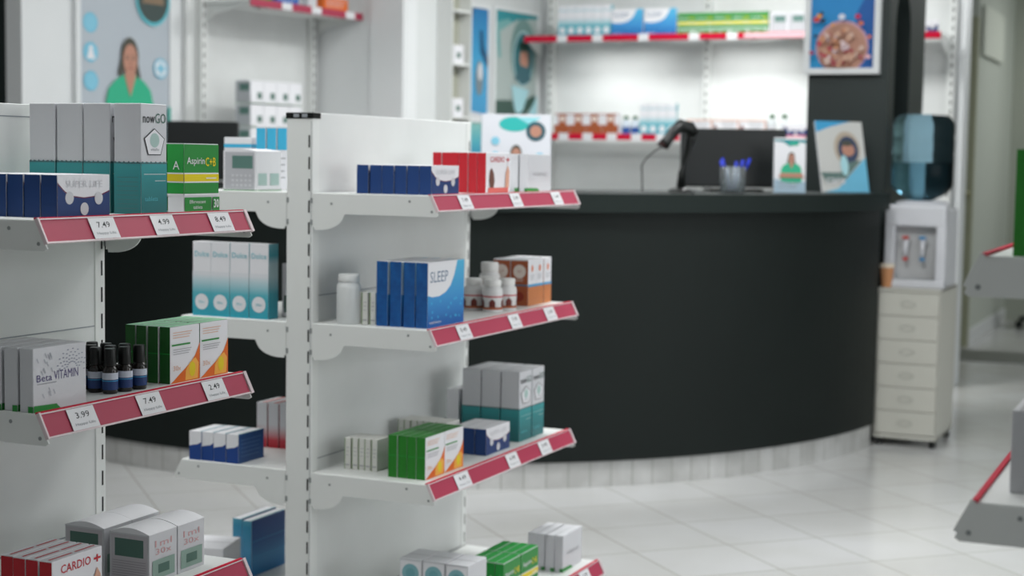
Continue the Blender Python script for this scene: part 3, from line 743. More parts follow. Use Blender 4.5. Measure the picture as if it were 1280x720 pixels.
def heart_front():
    mb, F, S, T, B = carton(.03, .152, .088, CARD)
    F.rect(0, 0, 1, .14, M('coral_print', '#d3574f', .5)); F.poly([(.04, .14), (.14, .14), (.2, .35), (.1, .72), (.03, .5)], M('maroon_brown', '#6b2b22', .5)); F.poly([(.3, .92), (.9, .92), (.76, .2), (.46, .2)], GREYC)
    F.rect(0, .92, 1, 1, M('tan_figure', '#d9a68f', .5)); F.rect(.95, .1, 1, 1, M('tan_figure', '#d9a68f', .5))
    return mb.build('medicine_box')
many(heart_front(), [-2.83+.155*i for i in range(3)], 1.372, .15, 'wide white box with coral foot', 'coral foot boxes, lower back shelf|lower back shelf', .03)
many(green_cap_bottle(.118, .024), [-2.365, -2.295], 1.372, .048, 'white green-capped bottle', 'green-capped bottles, lower back shelf|lower back shelf', .048, 'bottle')
pr = navy_box()
many(pr, [-2.235], 1.372, .07, 'small navy and white box', 'navy box, lower back shelf|lower back shelf', .03, names=['beside the pillar'])
pr = dup(pr); many(pr, [-1.73, -1.58], 1.924, .128, 'navy and white box', 'navy boxes on the narrow shelf|narrow shelf right of pillar', .03)

# ---------------------------------------------------------------- left wall bay
LB = bay_root('white wall shelving bay on the left with pink price rail')
def lb(mb, name, parent): return lbuild(mb, name, parent)
lb(MB().box(.004, .03, -1.03, -.004, .02, 2.6, PANEL, .001), 'back_panel', LB)
for t in (-.945, -.055):
    q = MB(); q.box(.031, .07, t-.02, t+.02, 0, 2.6, WHITE, .001)
    for i in range(50): q.box(.0695, .0707, t-.004, t+.004, .05+.05*i, .078+.05*i, SLOT)
    lb(q, 'post', LB)
def lshelf(z, t0, t1, tags, lamp=False):
    s = MB(); s.box(.071, .36, t0, t1, z-.018, z, WHITE, .001); sh = lb(s, 'shelf', LB)
    for t in (t0+.01, t1-.014):
        lb(MB().prism([(.071, z-.018), (.35, z-.018), (.12, z-.07), (.071, z-.11)], t, t+.004, WHITE, 'y'), 'shelf_bracket', sh)
    r = MB(); r.box(.36, .366, t0, t1, z-.034, z+.004, PINK, .001); lb(r, 'price_rail', sh)
    for t in tags: lb(MB().box(.3665, .369, t, t+.08, z-.033, z+.003, TAG, .0005), 'price_tag', sh)
    return sh
up = lshelf(1.985, -.94, -.012, [-.70, -.46, -.17])
lshelf(1.245, -.94, -.012, [])
lshelf(.6, -.94, -.012, [])
def lplace(o, n, t, z, rot=0): o.matrix_world = LW @ Matrix.Translation((n, t, z)) @ Matrix.Rotation(rot, 4, 'Z'); return o
pr = monitor_box(t=.10, w=.098, h=.11, mark=1); names = ['nearest camera', 'second', 'third', 'farthest']
for lev in range(3):
    for k in range(4):
        o = pr if (lev, k) == (0, 0) else dup(pr)
        lplace(o, .30, -.87+.101*k, 1.245+.116*lev)
        tag(o, f'white sage-label box, {["bottom","middle","top"][lev]} layer, {names[k]} column, left wall shelf', 'medicine box', 'stacked boxes in the left wall bay')
def paint_box(t, w, h, m): 
    mb, F, S, T, B = carton(t, w, h, m); F.lines(.1, .9, .8, 3, .2, GREYC, .05); return mb.build('medicine_box')
for (t, w, mm, lab) in ((-.78, .10, GREEN, 'green box at left end of the upper left wall shelf'), (-.60, .17, M('mid_blue', '#2a62b0', .5), 'blue box on the upper left wall shelf'), (-.40, .07, GREYC, 'grey box between blue and orange boxes, upper left wall shelf'), (-.20, .21, ORANGE, 'wide orange box on the upper left wall shelf')):
    o = paint_box(.05, w, .07, mm); lplace(o, .30, t, 1.985); tag(o, lab, 'medicine box')

# ---------------------------------------------------------------- printed posters on the left wall
def picture(label, n, t0, t1, z0, z1, paint, frame=None, fw=.02, cat='poster', name='wall_poster', thick=.012):
    root = MB(); root.box(n, n+thick, t0, t1, z0, z1, CARD, .001)
    F = Face(root, (n+thick+.0006, t0, z0), (0, 1, 0), (0, 0, 1), t1-t0, z1-z0, .0006)
    paint(F); o = lbuild(root, name)
    if frame:
        f = MB()
        for a in ((t0-fw, t0, z0-fw, z1+fw), (t1, t1+fw, z0-fw, z1+fw), (t0, t1, z1, z1+fw), (t0, t1, z0-fw, z0)): f.box(n, n+thick+.01, *a, frame, .001)
        lbuild(f, 'frame', o)
    tag(o, label, cat); return o
PBG = zramp('poster_pale_blue', [(0, '#b9c0c8'), (1.2, '#aeb8c2'), (2.4, '#a3b2be')], axis=2)
def person(F, cx, topz, headh, m_t=TUNIC, skin=SKIN, hair=HAIR, sh=.155):
    """printed bust: cx,u ; all in metres converted to face fractions"""
    U = lambda x: (cx+x)/F.w; V = lambda z: (topz-z)/F.h
    k = headh
    F.poly([(U(-sh*1.05), V(k*2.8)), (U(-sh), V(k*1.62)), (U(-sh*.9), V(k*1.32)), (U(-sh*.65), V(k*1.12)), (U(-.24*k), V(k*.94)), (U(.24*k), V(k*.94)), (U(sh*.65), V(k*1.12)), (U(sh*.9), V(k*1.32)), (U(sh), V(k*1.62)), (U(sh*1.05), V(k*2.8))], m_t)
    F.disc(U(0), V(k*.46), k*.31, hair, k*.47)
    F.poly([(U(-.30*k), V(k*.5)), (U(-.1*k), V(k*.6)), (U(-.3*k), V(k*1.0)), (U(-.42*k), V(k*.92))], hair)
    F.poly([(U(.28*k), V(k*.6)), (U(.1*k), V(k*.7)), (U(.3*k), V(k*1.05)), (U(.38*k), V(k*1.0))], hair)
    F.poly([(U(-.15*k), V(k*.8)), (U(.15*k), V(k*.8)), (U(.20*k), V(k*.98)), (U(0), V(k*1.52)), (U(-.20*k), V(k*.98))], skin)
    F.disc(U(0), V(k*.56), k*.25, skin, k*.40)
    for s in (-1, 1):
        F.disc(U(s*.11*k), V(k*.53), k*.045, hair, k*.03, 8); F.k -= 1
        F.rect(U(s*.11*k-.06*k), V(k*.47), U(s*.11*k+.06*k), V(k*.45), hair); F.k -= 1
    F.k += 1; F.poly([(U(-.03*k), V(k*.68)), (U(.04*k), V(k*.68)), (U(0), V(k*.56))], M('printed_shadow', '#9b6a58', .5)); F.rect(U(-.09*k), V(k*.79), U(.09*k), V(k*.765), M('printed_lips', '#8d4a48', .5))
def poster_woman(F):
    F.rect(0, 0, 1, 1, M('poster_grey_blue', '#b4bcc4', .4)); t0, z0 = -1.728, 1.10
    u = lambda t: (t-t0)/F.w; v = lambda z: (z-z0)/F.h
    for z in (1.822, 1.686, 1.553): F.disc(u(-1.662), v(z), .047, CYAN if z > 9 else M('icon_blue', '#6db9d3', .5)); F.disc(u(-1.662), v(z), .040, M('icon_blue2', '#82c3da', .5))
    F.poly([(u(-1.69), v(1.655)), (u(-1.634), v(1.655)), (u(-1.65), v(1.69)), (u(-1.652), v(1.715)), (u(-1.672), v(1.715)), (u(-1.674), v(1.69))], CARD)
    F.disc(u(-1.202), v(1.634), .050, M('icon_blue', '#6db9d3', .5)); F.disc(u(-1.202), v(1.634), .040, CARD)
    F.rect(u(-1.232), v(1.624), u(-1.172), v(1.644), M('icon_blue2', '#82c3da', .5)); F.rect(u(-1.212), v(1.604), u(-1.192), v(1.664), M('icon_blue2', '#82c3da', .5))
    F.disc(u(-1.256), v(1.965), .118, LTEAL, .130); F.disc(u(-1.256), v(1.97), .105, M('photo_dark', '#3c4a48', .5), .118); F.poly([(u(-1.33), v(1.94)), (u(-1.18), v(1.94)), (u(-1.2), v(2.06)), (u(-1.3), v(2.06))], M('photo_tan', '#85705a', .5))
    person(F, -1.415-t0, 1.768-z0, .185)
    F.rect(u(-1.16), v(1.1), u(-1.14), v(1.45), M('teal_bar', '#2a9d8e', .5))
picture('tall pale poster of a woman in a green tunic with blue icons', .002, -1.728, -1.140, 1.10, 2.35, poster_woman, WALLW, .03)
def poster_blue(F):
    F.rect(0, 0, 1, 1, zramp('blue_poster', [(1.4, '#3d93c4'), (1.75, '#3fa0cc'), (2.1, '#1a6ea8')]))
    F.poly([(0, .72), (.1, .78), (.3, .9), (.35, 1), (0, 1)], GREYC); F.poly([(.05, .68), (.3, .75), (.5, 1), (.3, 1), (.2, .86), (0, .74)], M('ink_blue', '#174a70', .5))
    F.poly([(.72, .6), (1, .46), (1, .55), (.85, .66), (.8, .8), (.7, .8)], M('ink_blue', '#174a70', .5))
    F.disc(.7, .36, .042, M('grey_photo', '#76858c', .5), .1); F.disc(.72, .42, .025, GREYC, .05)
    F.poly([(0, 0), (0, .24), (.42, .26), (.22, .04)], GREYC); F.poly([(0, 0), (1, 0), (1, .02), (.4, .05), (.1, .02)], GREYC)
picture('narrow bright blue framed poster on the left wall', .642, .505, .796, 1.457, 2.07, poster_blue, WALLW, .02)
def poster_round(F):
    F.rect(0, 0, 1, 1, M('poster_grey_green', '#a9b5b2', .4)); F.poly([(0, .78), (.5, .93), (1, .97), (1, 1), (0, 1)], M('petrol', '#2a8c94', .5))
    F.poly([(0, .78), (.08, .55), (.14, .55), (.1, .8), (.4, .9), (.3, .93), (0, .88)], M('petrol_pale', '#73a9a8', .5))
    F.disc(.66, .62, .145, M('petrol_grey', '#70908c', .5), .2); F.disc(.66, .56, .115, M('ring_pale', '#b7d3d9', .5), .165)
    F.disc(.66, .56, .105, M('photo_teal', '#2f6a70', .5), .155); F.disc(.68, .56, .05, SKIN, .07); F.disc(.66, .68, .055, M('photo_green_dark', '#274a40', .5), .03)
    F.poly([(.45, .36), (.6, .5), (.8, .47), (.84, .36), (.7, .31)], M('photo_slate', '#3c6670', .5))
    F.poly([(0, 0), (.7, 0), (.97, .16), (.93, .22), (.6, .12), (.5, .0), (.4, .15), (0, .14)], M('deep_moss', '#345248', .5))
    F.poly([(.38, .3), (.8, .26), (.66, .06), (.55, .02), (.46, .06)], M('pale_aqua', '#a9d6de', .5)); F.poly([(.78, 0), (1, 0), (1, .22)], M('pale_aqua', '#a9d6de', .5))
picture('framed grey-green poster with a round portrait on the left wall', .642, .876, 1.357, 1.475, 2.08, poster_round, WALLW, .02)
def poster_low(F): F.rect(0, 0, 1, 1, zramp('aqua_fade', [(1.2, '#1f7fb4'), (1.32, '#55b1bf'), (1.43, '#8cc5bd')]))
picture('narrow aqua gradient poster below the blue framed poster', .642, .505, .796, .95, 1.425, poster_low, WALLW, .012)
# open niche cabinet left of the posters
NC = MB(); NC.box(.642, .66, .312, .482, .9, 2.4, M('niche_back', '#a5a697', .5), .001); NCO = lbuild(NC, 'niche_shelf'); tag(NCO, 'narrow open niche shelf left of the blue poster', 'shelf')
for z in (1.16, 1.45, 1.74, 2.03): lbuild(MB().box(.661, .74, .312, .482, z-.012, z, WHITE, .001), 'shelf', NCO)
for t in (.293, .483): lbuild(MB().box(.642, .74, t, t+.010, .9, 2.4, WHITE, .001), 'side_panel', NCO)
for i, (z, lab) in enumerate(((1.45, 'white box with green mark in the lower niche compartment'), (1.74, 'white box with green mark in the upper niche compartment'))):
    mb, F, S, T, B = carton(.05, .10, .10, CARD); F.rect(.3, .3, .7, .6, DGREEN); o = mb.build('medicine_box'); lplace(o, .70, .385, z); tag(o, lab, 'medicine box', 'niche boxes')

# ---------------------------------------------------------------- curved counter
CX, CY = -3.501, 7.219
A0, A1 = math.radians(228), math.radians(354)
CNT = empty('service_counter', (CX, CY, 0)); tag(CNT, 'dark curved pharmacy counter on a white tiled plinth', 'counter')
def ring(r0, r1, z0, z1, m, a0=A0, a1=A1, n=72):
    mb = MB(); vs = []; fs = []
    for i in range(n+1):
        a = a0+(a1-a0)*i/n; c, s = math.cos(a), math.sin(a)
        vs += [(r0*c, r0*s, z0), (r1*c, r1*s, z0), (r1*c, r1*s, z1), (r0*c, r0*s, z1)]
    for i in range(n):
        k = 4*i
        for a, b in ((0, 1), (1, 2), (2, 3), (3, 0)): fs.append([k+a, k+b, k+4+b, k+4+a][::-1])
    fs.append([0, 1, 2, 3]); e = 4*n; fs.append([e+3, e+2, e+1, e])
    bm = bmesh.new(); bv = [bm.verts.new(v) for v in vs]
    for f in fs: bm.faces.new([bv[j] for j in f])
    bmesh.ops.recalc_face_normals(bm, faces=bm.faces[:]); bm.verts.index_update()
    mb.addbm(bm, m, False)
    return mb
def tilemat():
    m = M('plinth_tile', '#b9b9b7', .35); N, L, b = nodes(m)
    tc = N.new('ShaderNodeTexCoord'); s = N.new('ShaderNodeSeparateXYZ'); L.new(tc.outputs['Object'], s.inputs[0])
    at = N.new('ShaderNodeMath'); at.operation = 'ARCTAN2'; L.new(s.outputs[1], at.inputs[0]); L.new(s.outputs[0], at.inputs[1])
    mu = N.new('ShaderNodeMath'); mu.operation = 'MULTIPLY'; mu.inputs[1].default_value = 2.13/.085; L.new(at.outputs[0], mu.inputs[0])
    fr = N.new('ShaderNodeMath'); fr.operation = 'FRACT'; L.new(mu.outputs[0], fr.inputs[0])
    lt = N.new('ShaderNodeMath'); lt.operation = 'LESS_THAN'; lt.inputs[1].default_value = .05; L.new(fr.outputs[0], lt.inputs[0])
    fl = N.new('ShaderNodeMath'); fl.operation = 'FLOOR'; L.new(mu.outputs[0], fl.inputs[0])
    wn = N.new('ShaderNodeTexWhiteNoise'); wn.noise_dimensions = '1D'; L.new(fl.outputs[0], wn.inputs['W'])
    nz = N.new('ShaderNodeTexNoise'); nz.inputs['Scale'].default_value = 9; nz.inputs['Detail'].default_value = 4; L.new(tc.outputs['Object'], nz.inputs['Vector'])
    ad = N.new('ShaderNodeMath'); ad.operation = 'MULTIPLY_ADD'; ad.inputs[1].default_value = .2; L.new(wn.outputs['Value'], ad.inputs[0]); L.new(nz.outputs['Fac'], ad.inputs[2])
    rp = N.new('ShaderNodeValToRGB'); rp.color_ramp.elements[0].position = .45; rp.color_ramp.elements[1].position = .9
    rp.color_ramp.elements[0].color = lin('#b3b3b1'); rp.color_ramp.elements[1].color = lin('#cfcfce'); L.new(ad.outputs[0], rp.inputs['Fac'])
    mx = N.new('ShaderNodeMix'); mx.data_type = 'RGBA'; L.new(lt.outputs[0], mx.inputs[0]); L.new(rp.outputs['Color'], mx.inputs[6]); mx.inputs[7].default_value = lin('#979792')
    L.new(mx.outputs[2], b.inputs['Base Color'])
    return m
ring(1.95, 2.13, 0, .10, tilemat()).build('tiled_plinth', CNT)
ring(1.90, 2.145, .10, 1.03, DARKG).build('front_panel', CNT)
ring(1.50, 2.185, 1.03, 1.10, M('counter_top_charcoal', '#192220', .6, spec=.25), n=90).build('worktop', CNT)

# ---------------------------------------------------------------- dark pillar with arched niche
PX0, PX1, PY0, PY1 = -1.741, -1.387, 7.16, 8.04
def pillar():
    # body with an arched recess in the +x face: outline in (y,z) swept in x
    ya, yb, zb = 7.30, 7.66, 1.12; zc = 1.83; r = (yb-ya)/2; d = .16
    mb = MB(); mb.box(PX0, PX1-d, PY0, PY1, 0, 2.8, DARKP)
    arch = [(yb, zb)]+[((ya+yb)/2+r*math.cos(i/18*PI), zc+r*1.05*math.sin(i/18*PI)) for i in range(19)]+[(ya, zb)]
    n = len(arch)
    # left strip, right strip, bottom, top around the opening
    mb.box(PX1-d, PX1, PY0, ya, 0, 2.8, DARKP); mb.box(PX1-d, PX1, yb, PY1, 0, 2.8, DARKP); mb.box(PX1-d, PX1, ya, yb, 0, zb, DARKP)
    top = [(yb, 2.8), (ya, 2.8)]+[(ya, zc)]+[p for p in arch[1:-1][::-1]]
    half = (ya+yb)/2
    for i in range(18):
        p, q = arch[1+i], arch[2+i]
        mb.prism([(p[0], p[1]), (p[0], 2.8), (q[0], 2.8), (q[0], q[1])], PX1-d, PX1, DARKP, 'x')
    return mb.build('trim_4')
struct(pillar())
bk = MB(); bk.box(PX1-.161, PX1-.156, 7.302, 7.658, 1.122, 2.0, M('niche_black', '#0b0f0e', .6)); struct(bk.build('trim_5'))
# framed food poster on the pillar
fp = MB(); x0, x1, z0, z1 = -1.728, -1.448, 1.642, 2.30; yf = PY0-.030
fp.box(x0, x1, yf+.004, PY0-.001, z0, z1, CARD)
F = Face(fp, (x0, yf+.0035, z0), (1, 0, 0), (0, 0, 1), x1-x0, z1-z0, .0006)
bg = zramp('food_poster_blue', [(1.62, '#1a8fc4'), (1.95, '#1b86c9'), (2.3, '#1b7cc0')]); F.rect(0, 0, 1, 1, bg)
F.poly([(.75, 0), (1, 0), (1, .6), (.7, .35)], M('food_blue_deep', '#0f5aa6', .5))
cu, cv = .5, .06/.658+.06
F.disc(cu, .14, .117, M('bowl_pink', '#c79aa6', .5)); F.disc(cu, .135, .108, M('oat_beige', '#b98a76', .5))
rnd = random.Random(11)
for i in range(70):
    a = rnd.uniform(0, 2*PI); rr = .098*math.sqrt(rnd.random()); cx = cu+rr*math.cos(a)/F.w; cy = .135+rr*math.sin(a)/F.h
    if cy < .015: continue
    c = rnd.choice(['#c9a08a', '#d6bfc2', '#a84a52', '#c98f6c', '#a06c58', '#cfb4a8', '#b8404c', '#bf9078'])
    F.disc(cx, cy, rnd.uniform(.008, .017), M('fruit'+c, c, .5), None, 7)
for a, b, c, s in ((.12, .32, '#c9403a', .016), (.17, .345, '#e39a3c', .013), (.22, .31, '#1b2740', .012), (.2, .36, '#1b2740', .010), (.52, .335, '#d7dbe6', .016), (.77, .335, '#b9204a', .014), (.82, .29, '#d9703a', .012), (.38, .285, '#e39a3c', .008), (.12, .21, '#1b2740', .010), (.06, .1, '#a02848', .012), (.96, .2, '#d9703a', .010), (.95, .07, '#e3b0b8', .012)):
    F.disc(a, b, s, M('fruit'+c, c, .5), s*.8, 9)
# keep the bowl cropped by the picture's lower edge
fo = fp.build('framed_picture'); tag(fo, 'blue framed picture of a fruit and oat bowl on dark pillar', 'picture')
fr = MB(); fw = .026
for a in ((x0-fw, x0, z0-fw, z1+fw), (x1, x1+fw, z0-fw, z1+fw), (x0, x1, z1, z1+fw), (x0, x1, z0-fw, z0)): fr.box(a[0], a[1], yf-.012, PY0-.001, a[2], a[3], WALLW, .002)
fr.build('frame', fo)

# ---------------------------------------------------------------- things on the counter
YA = .4166
ZC = 1.10
# computer monitor (back to the customer)
def monitor(loc, rot, w, h, lift, tilt, label):
    r = empty('computer_monitor', loc, rot); tag(r, label, 'monitor')
    b = MB(); b.box(-.11, .11, -.08, .09, 0, .012, BLACK, .003); b.build('base', r)
    s = MB(); s.box(-.03, .03, .035, .055, .012, lift+h*.5, BLACK, .003); s.build('stand', r)
    p = MB(); p.box(-w/2, w/2, -.012, .02, 0, h, M('monitor_back_black', '#15191a', .33), .006, 2)
    p.xf(Matrix.Translation((0, .02, lift)) @ Matrix.Rotation(tilt, 4, 'X')); p.build('screen_housing', r)
    g = MB(); g.box(-w/2+.01, w/2-.01, .0201, .0215, .012, h-.01, M('screen_dark', '#07090b', .1)); g.xf(Matrix.Translation((0, .02, lift)) @ Matrix.Rotation(tilt, 4, 'X')); g.build('screen', r)
    return r
monitor((-1.895, 6.56, ZC), YA+.06, .445, .245, .018, -.10, 'black monitor seen from behind, beside the scanner on counter')
monitor((-3.78, 5.44, ZC), YA, .29, .235, .018, -.05, 'dark monitor behind the counter left of the post')
# barcode scanner on stand
sc_ = empty('barcode_scanner', (-1.955, 6.025, ZC), YA); tag(sc_, 'black barcode scanner with thin lead in front of the monitor', 'scanner')
MB().lathe([(.05, 0), (.052, .004), (.045, .012), (.02, .02)], BLACK, n=24).build('base', sc_)
MB().tube([(0, 0, .015), (.005, .012, .08), (.02, .02, .15), (.035, .02, .205), (.040, .01, .235)], [.017, .014, .015, .019, .02], BLACK, 12).build('handle', sc_)
hd = MB(); hd.tube([(.052, .0, .228), (.03, -.004, .252), (-.005, -.010, .262), (-.035, -.018, .235), (-.062, -.025, .198), (-.073, -.028, .182)], [.018, .026, .026, .022, .021, .024], BLACK, 14)
hd.build('scanner_head', sc_)
MB().tube([(-.078, -.030, .178), (-.074, -.028, .186)], .023, M('scanner_window', '#341616', .15), 12).build('window', sc_)
MB().tube([(-.055, -.02, .185), (-.10, -.02, .165), (-.14, -.02, .13), (-.155, -.02, .105), (-.152, -.02, .05), (-.15, -.01, .004)], .0028, BLACK, 8).build('cable', sc_)
# pen cup
pc = empty('pen_cup', (-1.795, 6.19, ZC)); tag(pc, 'clear pen cup of blue pens in front of the monitor', 'pen holder')
CUPG = M('clear_acrylic', '#dbe2e5', .1, trans=.88, ior=1.2)
MB().lathe([(.038, 0), (.048, .004), (.052, .105), (.0495, .105), (.046, .007), (.002, .006)], CUPG, n=28, cap=False).build('cup', pc)
PENB = M('blue_pen', '#1533c8', .3)
for i, (a, t) in enumerate(((-1.9, .042), (-2.5, .05), (-1.2, .03), (.35, .05), (.9, .045), (.0, .035))):
    dx = math.cos(a+YA)*t; dy = math.sin(a+YA)*t; 
    sx = -.045+.018*i if i < 3 else .002+.018*(i-3)
    ox, oy = sx*math.cos(YA), sx*math.sin(YA)
    k = -1 if i < 3 else 1
    p = empty('pen', (pc.location.x, pc.location.y, ZC)); tag(p, 'blue capped pen in the clear cup, ' + ('leftmost', 'second from left', 'third from left', 'fourth from left', 'fifth from left', 'rightmost')[i], 'pen', 'pens in the clear cup')
    bx, by = ox*.3, oy*.3
    tx, ty = bx+k*(.012+.012*(i % 3))*math.cos(YA)+ox*.5, by+k*(.012+.012*(i % 3))*math.sin(YA)+oy*.5
    h = .125+.006*(i % 3)
    MB().tube([(bx, by, .010), (bx+(tx-bx)*.7, by+(ty-by)*.7, h*.7)], .004, M('pen_clear', '#cfd6e6', .2), 8).build('barrel', p)
    MB().tube([(bx+(tx-bx)*.68, by+(ty-by)*.68, h*.68), (tx, ty, h)], .0062, PENB, 8).build('cap', p)
# leaflet stand (narrow)
def stand(name, loc, rot, w, h, lean, paint, label, cat, thick=.004):
    r = empty(name, loc, rot); tag(r, label, cat)
    T = Matrix.Rotation(-lean, 4, 'X')
    b = MB(); b.box(-w/2, w/2, 0, thick, 0, h, CARD, .0005)
    F = Face(b, (-w/2, -.0006, 0), (1, 0, 0), (0, 0, 1), w, h, .0005); paint(F); b.xf(T).build('printed_sheet', r)
    MB().box(-w/2-.004, w/2+.004, thick+.002, thick+.004, 0, h*.985, CUPG, .0005).xf(T).build('clear_back', r)
    MB().box(-w/2-.004, w/2+.004, -.014, .07, 0, .003, CUPG, .0005).build('foot', r)
    return r
def p_leaf(F):
    F.rect(0, 0, 1, 1, CARD); F.poly([(0, .97), (1, .97), (1, .9), (.8, .93), (.5, .84), (.3, .92), (0, .94)], M('petrol', '#2a8c94', .5)); F.disc(.62, .90, .022, M('leaf_teal', '#2fa58e', .5), .010)
    person(F, F.w*.55, F.h*.74, .045, sh=.042); F.poly([(.2, .36), (.9, .36), (.95, .28), (.15, .28)], SKIN)
    F.poly([(0, 0), (1, 0), (1, .22), (.6, .16), (0, .26)], M('leaf_grey_blue', '#9db4c4', .5)); F.lines(.15, .8, .2, 3, .05, GREYINK)
stand('leaflet_holder', (-1.645, 6.50, ZC), YA, .128, .225, .06, p_leaf, 'small leaflet with a person in green, right of the monitor', 'leaflet')
def p_bro(F):
    F.rect(0, 0, 1, 1, M('brochure_grey', '#c9c9c6', .5)); F.poly([(0, 1), (.75, 1), (.3, .92), (0, .84)], SKY); F.poly([(0, 0), (1, 0), (1, .5), (.7, .3), (.35, .06)], M('brochure_aqua', '#6bb7d6', .5))
    F.disc(.62, .62, .066, M('ring_warm', '#b3a594', .5), .075); F.disc(.64, .60, .052, M('photo_navy', '#34425e', .5), .06); F.disc(.64, .6, .033, SKIN, .028); F.disc(.62, .69, .03, HAIR, .012)
    F.poly([(0, .28), (.42, .28), (.6, .42), (.9, .46), (.7, .32), (.5, .18), (.1, .14)], M('brochure_green_grey', '#5f7873', .5)); F.disc(.52, .38, .02, M('pale_aqua', '#a9d6de', .5), .045)
    F.text('care', .1, .12, .5, .2, CARD)
stand('brochure_holder', (-1.495, 6.88, ZC), YA+.42, .240, .312, .24, p_bro, 'large blue and white brochure standing before the dark pillar', 'brochure')
def p_sign(F):
    F.rect(0, 0, 1, 1, M('sign_white', '#d9dbe2', .4)); F.disc(.47, .87, .058, M('sign_teal', '#2fb3ae', .5), .028); F.poly([(.5, .96), (.85, .96), (.7, .86)], M('sign_aqua', '#8fd3dc', .5))
    F.disc(.78, .78, .037, M('photo_petrol', '#2f5964', .5)); F.disc(.78, .78, .022, SKIN); F.disc(.2, .65, .016, M('icon_blue2', '#82c3da', .5)); F.disc(.2, .46, .016, M('icon_blue2', '#82c3da', .5)); F.disc(.84, .45, .016, M('icon_blue2', '#82c3da', .5))
    person(F, F.w*.5, F.h*.60, .07, sh=.075)
stand('counter_sign', (-2.47, 5.60, ZC), YA, .262, .29, .03, p_sign, 'white counter sign with teal oval behind the red boxes', 'sign')

# ---------------------------------------------------------------- drawer cabinet, dispenser, cup
cab = empty('drawer_cabinet', (-1.243, 7.25, 0), -.01); tag(cab, 'narrow white six-drawer cabinet beside the counter end', 'cabinet')
CABW = M('cabinet_off_white', '#c2c1b8', .45); w2, d2 = .137, .205
b = MB()
b.box(-w2, -w2+.004, -d2, d2, .035, .69, CABW); b.box(w2-.004, w2, -d2, d2, .035, .69, CABW); b.box(-w2, w2, d2-.004, d2, .035, .69, CABW); b.box(-w2, w2, -d2, d2, .676, .69, CABW, .001); b.box(-w2, w2, -d2, d2, .035, .05, CABW)
b.build('body', cab)
for k in range(6):
    z = .054+.1035*k
    o = MB().box(-w2+.007, w2-.007, -d2-.002, -d2+.014, z, z+.1012, CABW, .0015).build('drawer', cab)
    hh = MB(); n = 14
    hh.tube([(.030*math.cos(i/n*2*PI), -d2-.004, z+.05+.012*math.sin(i/n*2*PI)) for i in range(n+1)], .0016, M('handle_grey', '#b3b4ad', .4), 6); hh.build('handle', o)
for x in (-w2+.02, w2-.02):
    for y in (-d2+.03, d2-.03):
        MB().lathe([(.014, 0), (.016, .018), (.010, .036)], BLACK, (x, y, 0), n=12).build('caster', cab)
dz = .691
dis = empty('water_dispenser', (-1.232, 7.235, dz), -.01); tag(dis, 'white countertop water dispenser on the drawer cabinet', 'water dispenser')
DW = M('dispenser_white', '#cacbd0', .35); hw, hd_ = .130, .155
b = MB(); b.box(-hw, hw, -hd_+.05, hd_, 0, .345, DW, .012, 2)
b.box(-hw, -hw+.042, -hd_, -hd_+.06, 0, .36, DW, .006, 2); b.box(hw-.042, hw, -hd_, -hd_+.06, 0, .36, DW, .006, 2); b.box(-hw, hw, -hd_-.003, -hd_+.06, .265, .36, DW, .01, 2); b.box(-hw, hw, -hd_-.012, -hd_+.06, 0, .035, DW, .005, 2)
b.lathe([(.12, .355), (.115, .372), (.075, .376)], DW, n=32); b.build('body', dis)
MB().box(-hw+.05, hw-.05, -hd_-.008, -hd_+.05, .035, .040, M('drip_grey', '#9ea2a4', .5)).build('drip_tray', dis)
MB().box(-hw+.044, hw-.044, -hd_+.046, -hd_+.0495, .04, .26, M('alcove_grey', '#b1b2b3', .5)).build('alcove_panel', dis)
for i, (x, c) in enumerate(((-.042, '#c0392f'), (.030, '#3d86b8'))):
    t = MB(); t.tube([(x, -hd_+.045, .20), (x, -hd_+.012, .20)], .012, DW, 12); t.tube([(x, -hd_+.014, .208), (x, -hd_+.012, .135)], [.011, .008], DW, 12); tt = t.build('tap', dis)
    MB().box(x-.014, x+.014, -hd_-.002, -hd_+.022, .212, .224, M('lever'+c, c, .4), .003).build('lever', tt)
    MB().lathe([(.010, .118), (.012, .132)], M('lever'+c, c, .4), (x, -hd_+.012, 0), n=14).build('nozzle_ring', tt)
# water bottle: sits neck-down in the dispenser
BG = M('bottle_blue_plastic', '#8fb3c4', .08, trans=1, ior=1.12)
WT = M('bottle_water', '#b9d3dc', .0, trans=1, ior=1.07)
bt = empty('water_bottle', (-1.238, 7.235, dz+.372)); tag(bt, 'blue water bottle upside down on the white dispenser', 'bottle')
R = .133
prof = [(.03, -.012), (.032, .0), (.06, .012), (.105, .034), (R-.004, .062), (R, .08), (R, .20), (R-.004, .208), (R, .216), (R, .275), (R-.005, .283), (R, .291), (R, .335), (R-.01, .36), (R-.03, .378), (.02, .374)]
MB().lathe(prof, BG, n=48).build('shell', bt)
MB().lathe([(max(r-.004, .01), z) for r, z in prof if -.001 < z < .17]+[(R-.004, .17)], WT, n=48).build('water', bt)
cup = MB(); cup.lathe([(.021, 0), (.0215, .002), (.030, .088)], M('kraft_cup', '#b98258', .6), n=24); co = cup.build('paper_cup'); co.location = (-1.347, 7.085-.01, dz); tag(co, 'tan paper cup with cream lid on the drawer cabinet', 'cup')
MB().lathe([(.032, .086), (.033, .089), (.031, .100), (.028, .102)], M('cup_lid', '#d3c7b4', .5), n=24).build('lid', co)

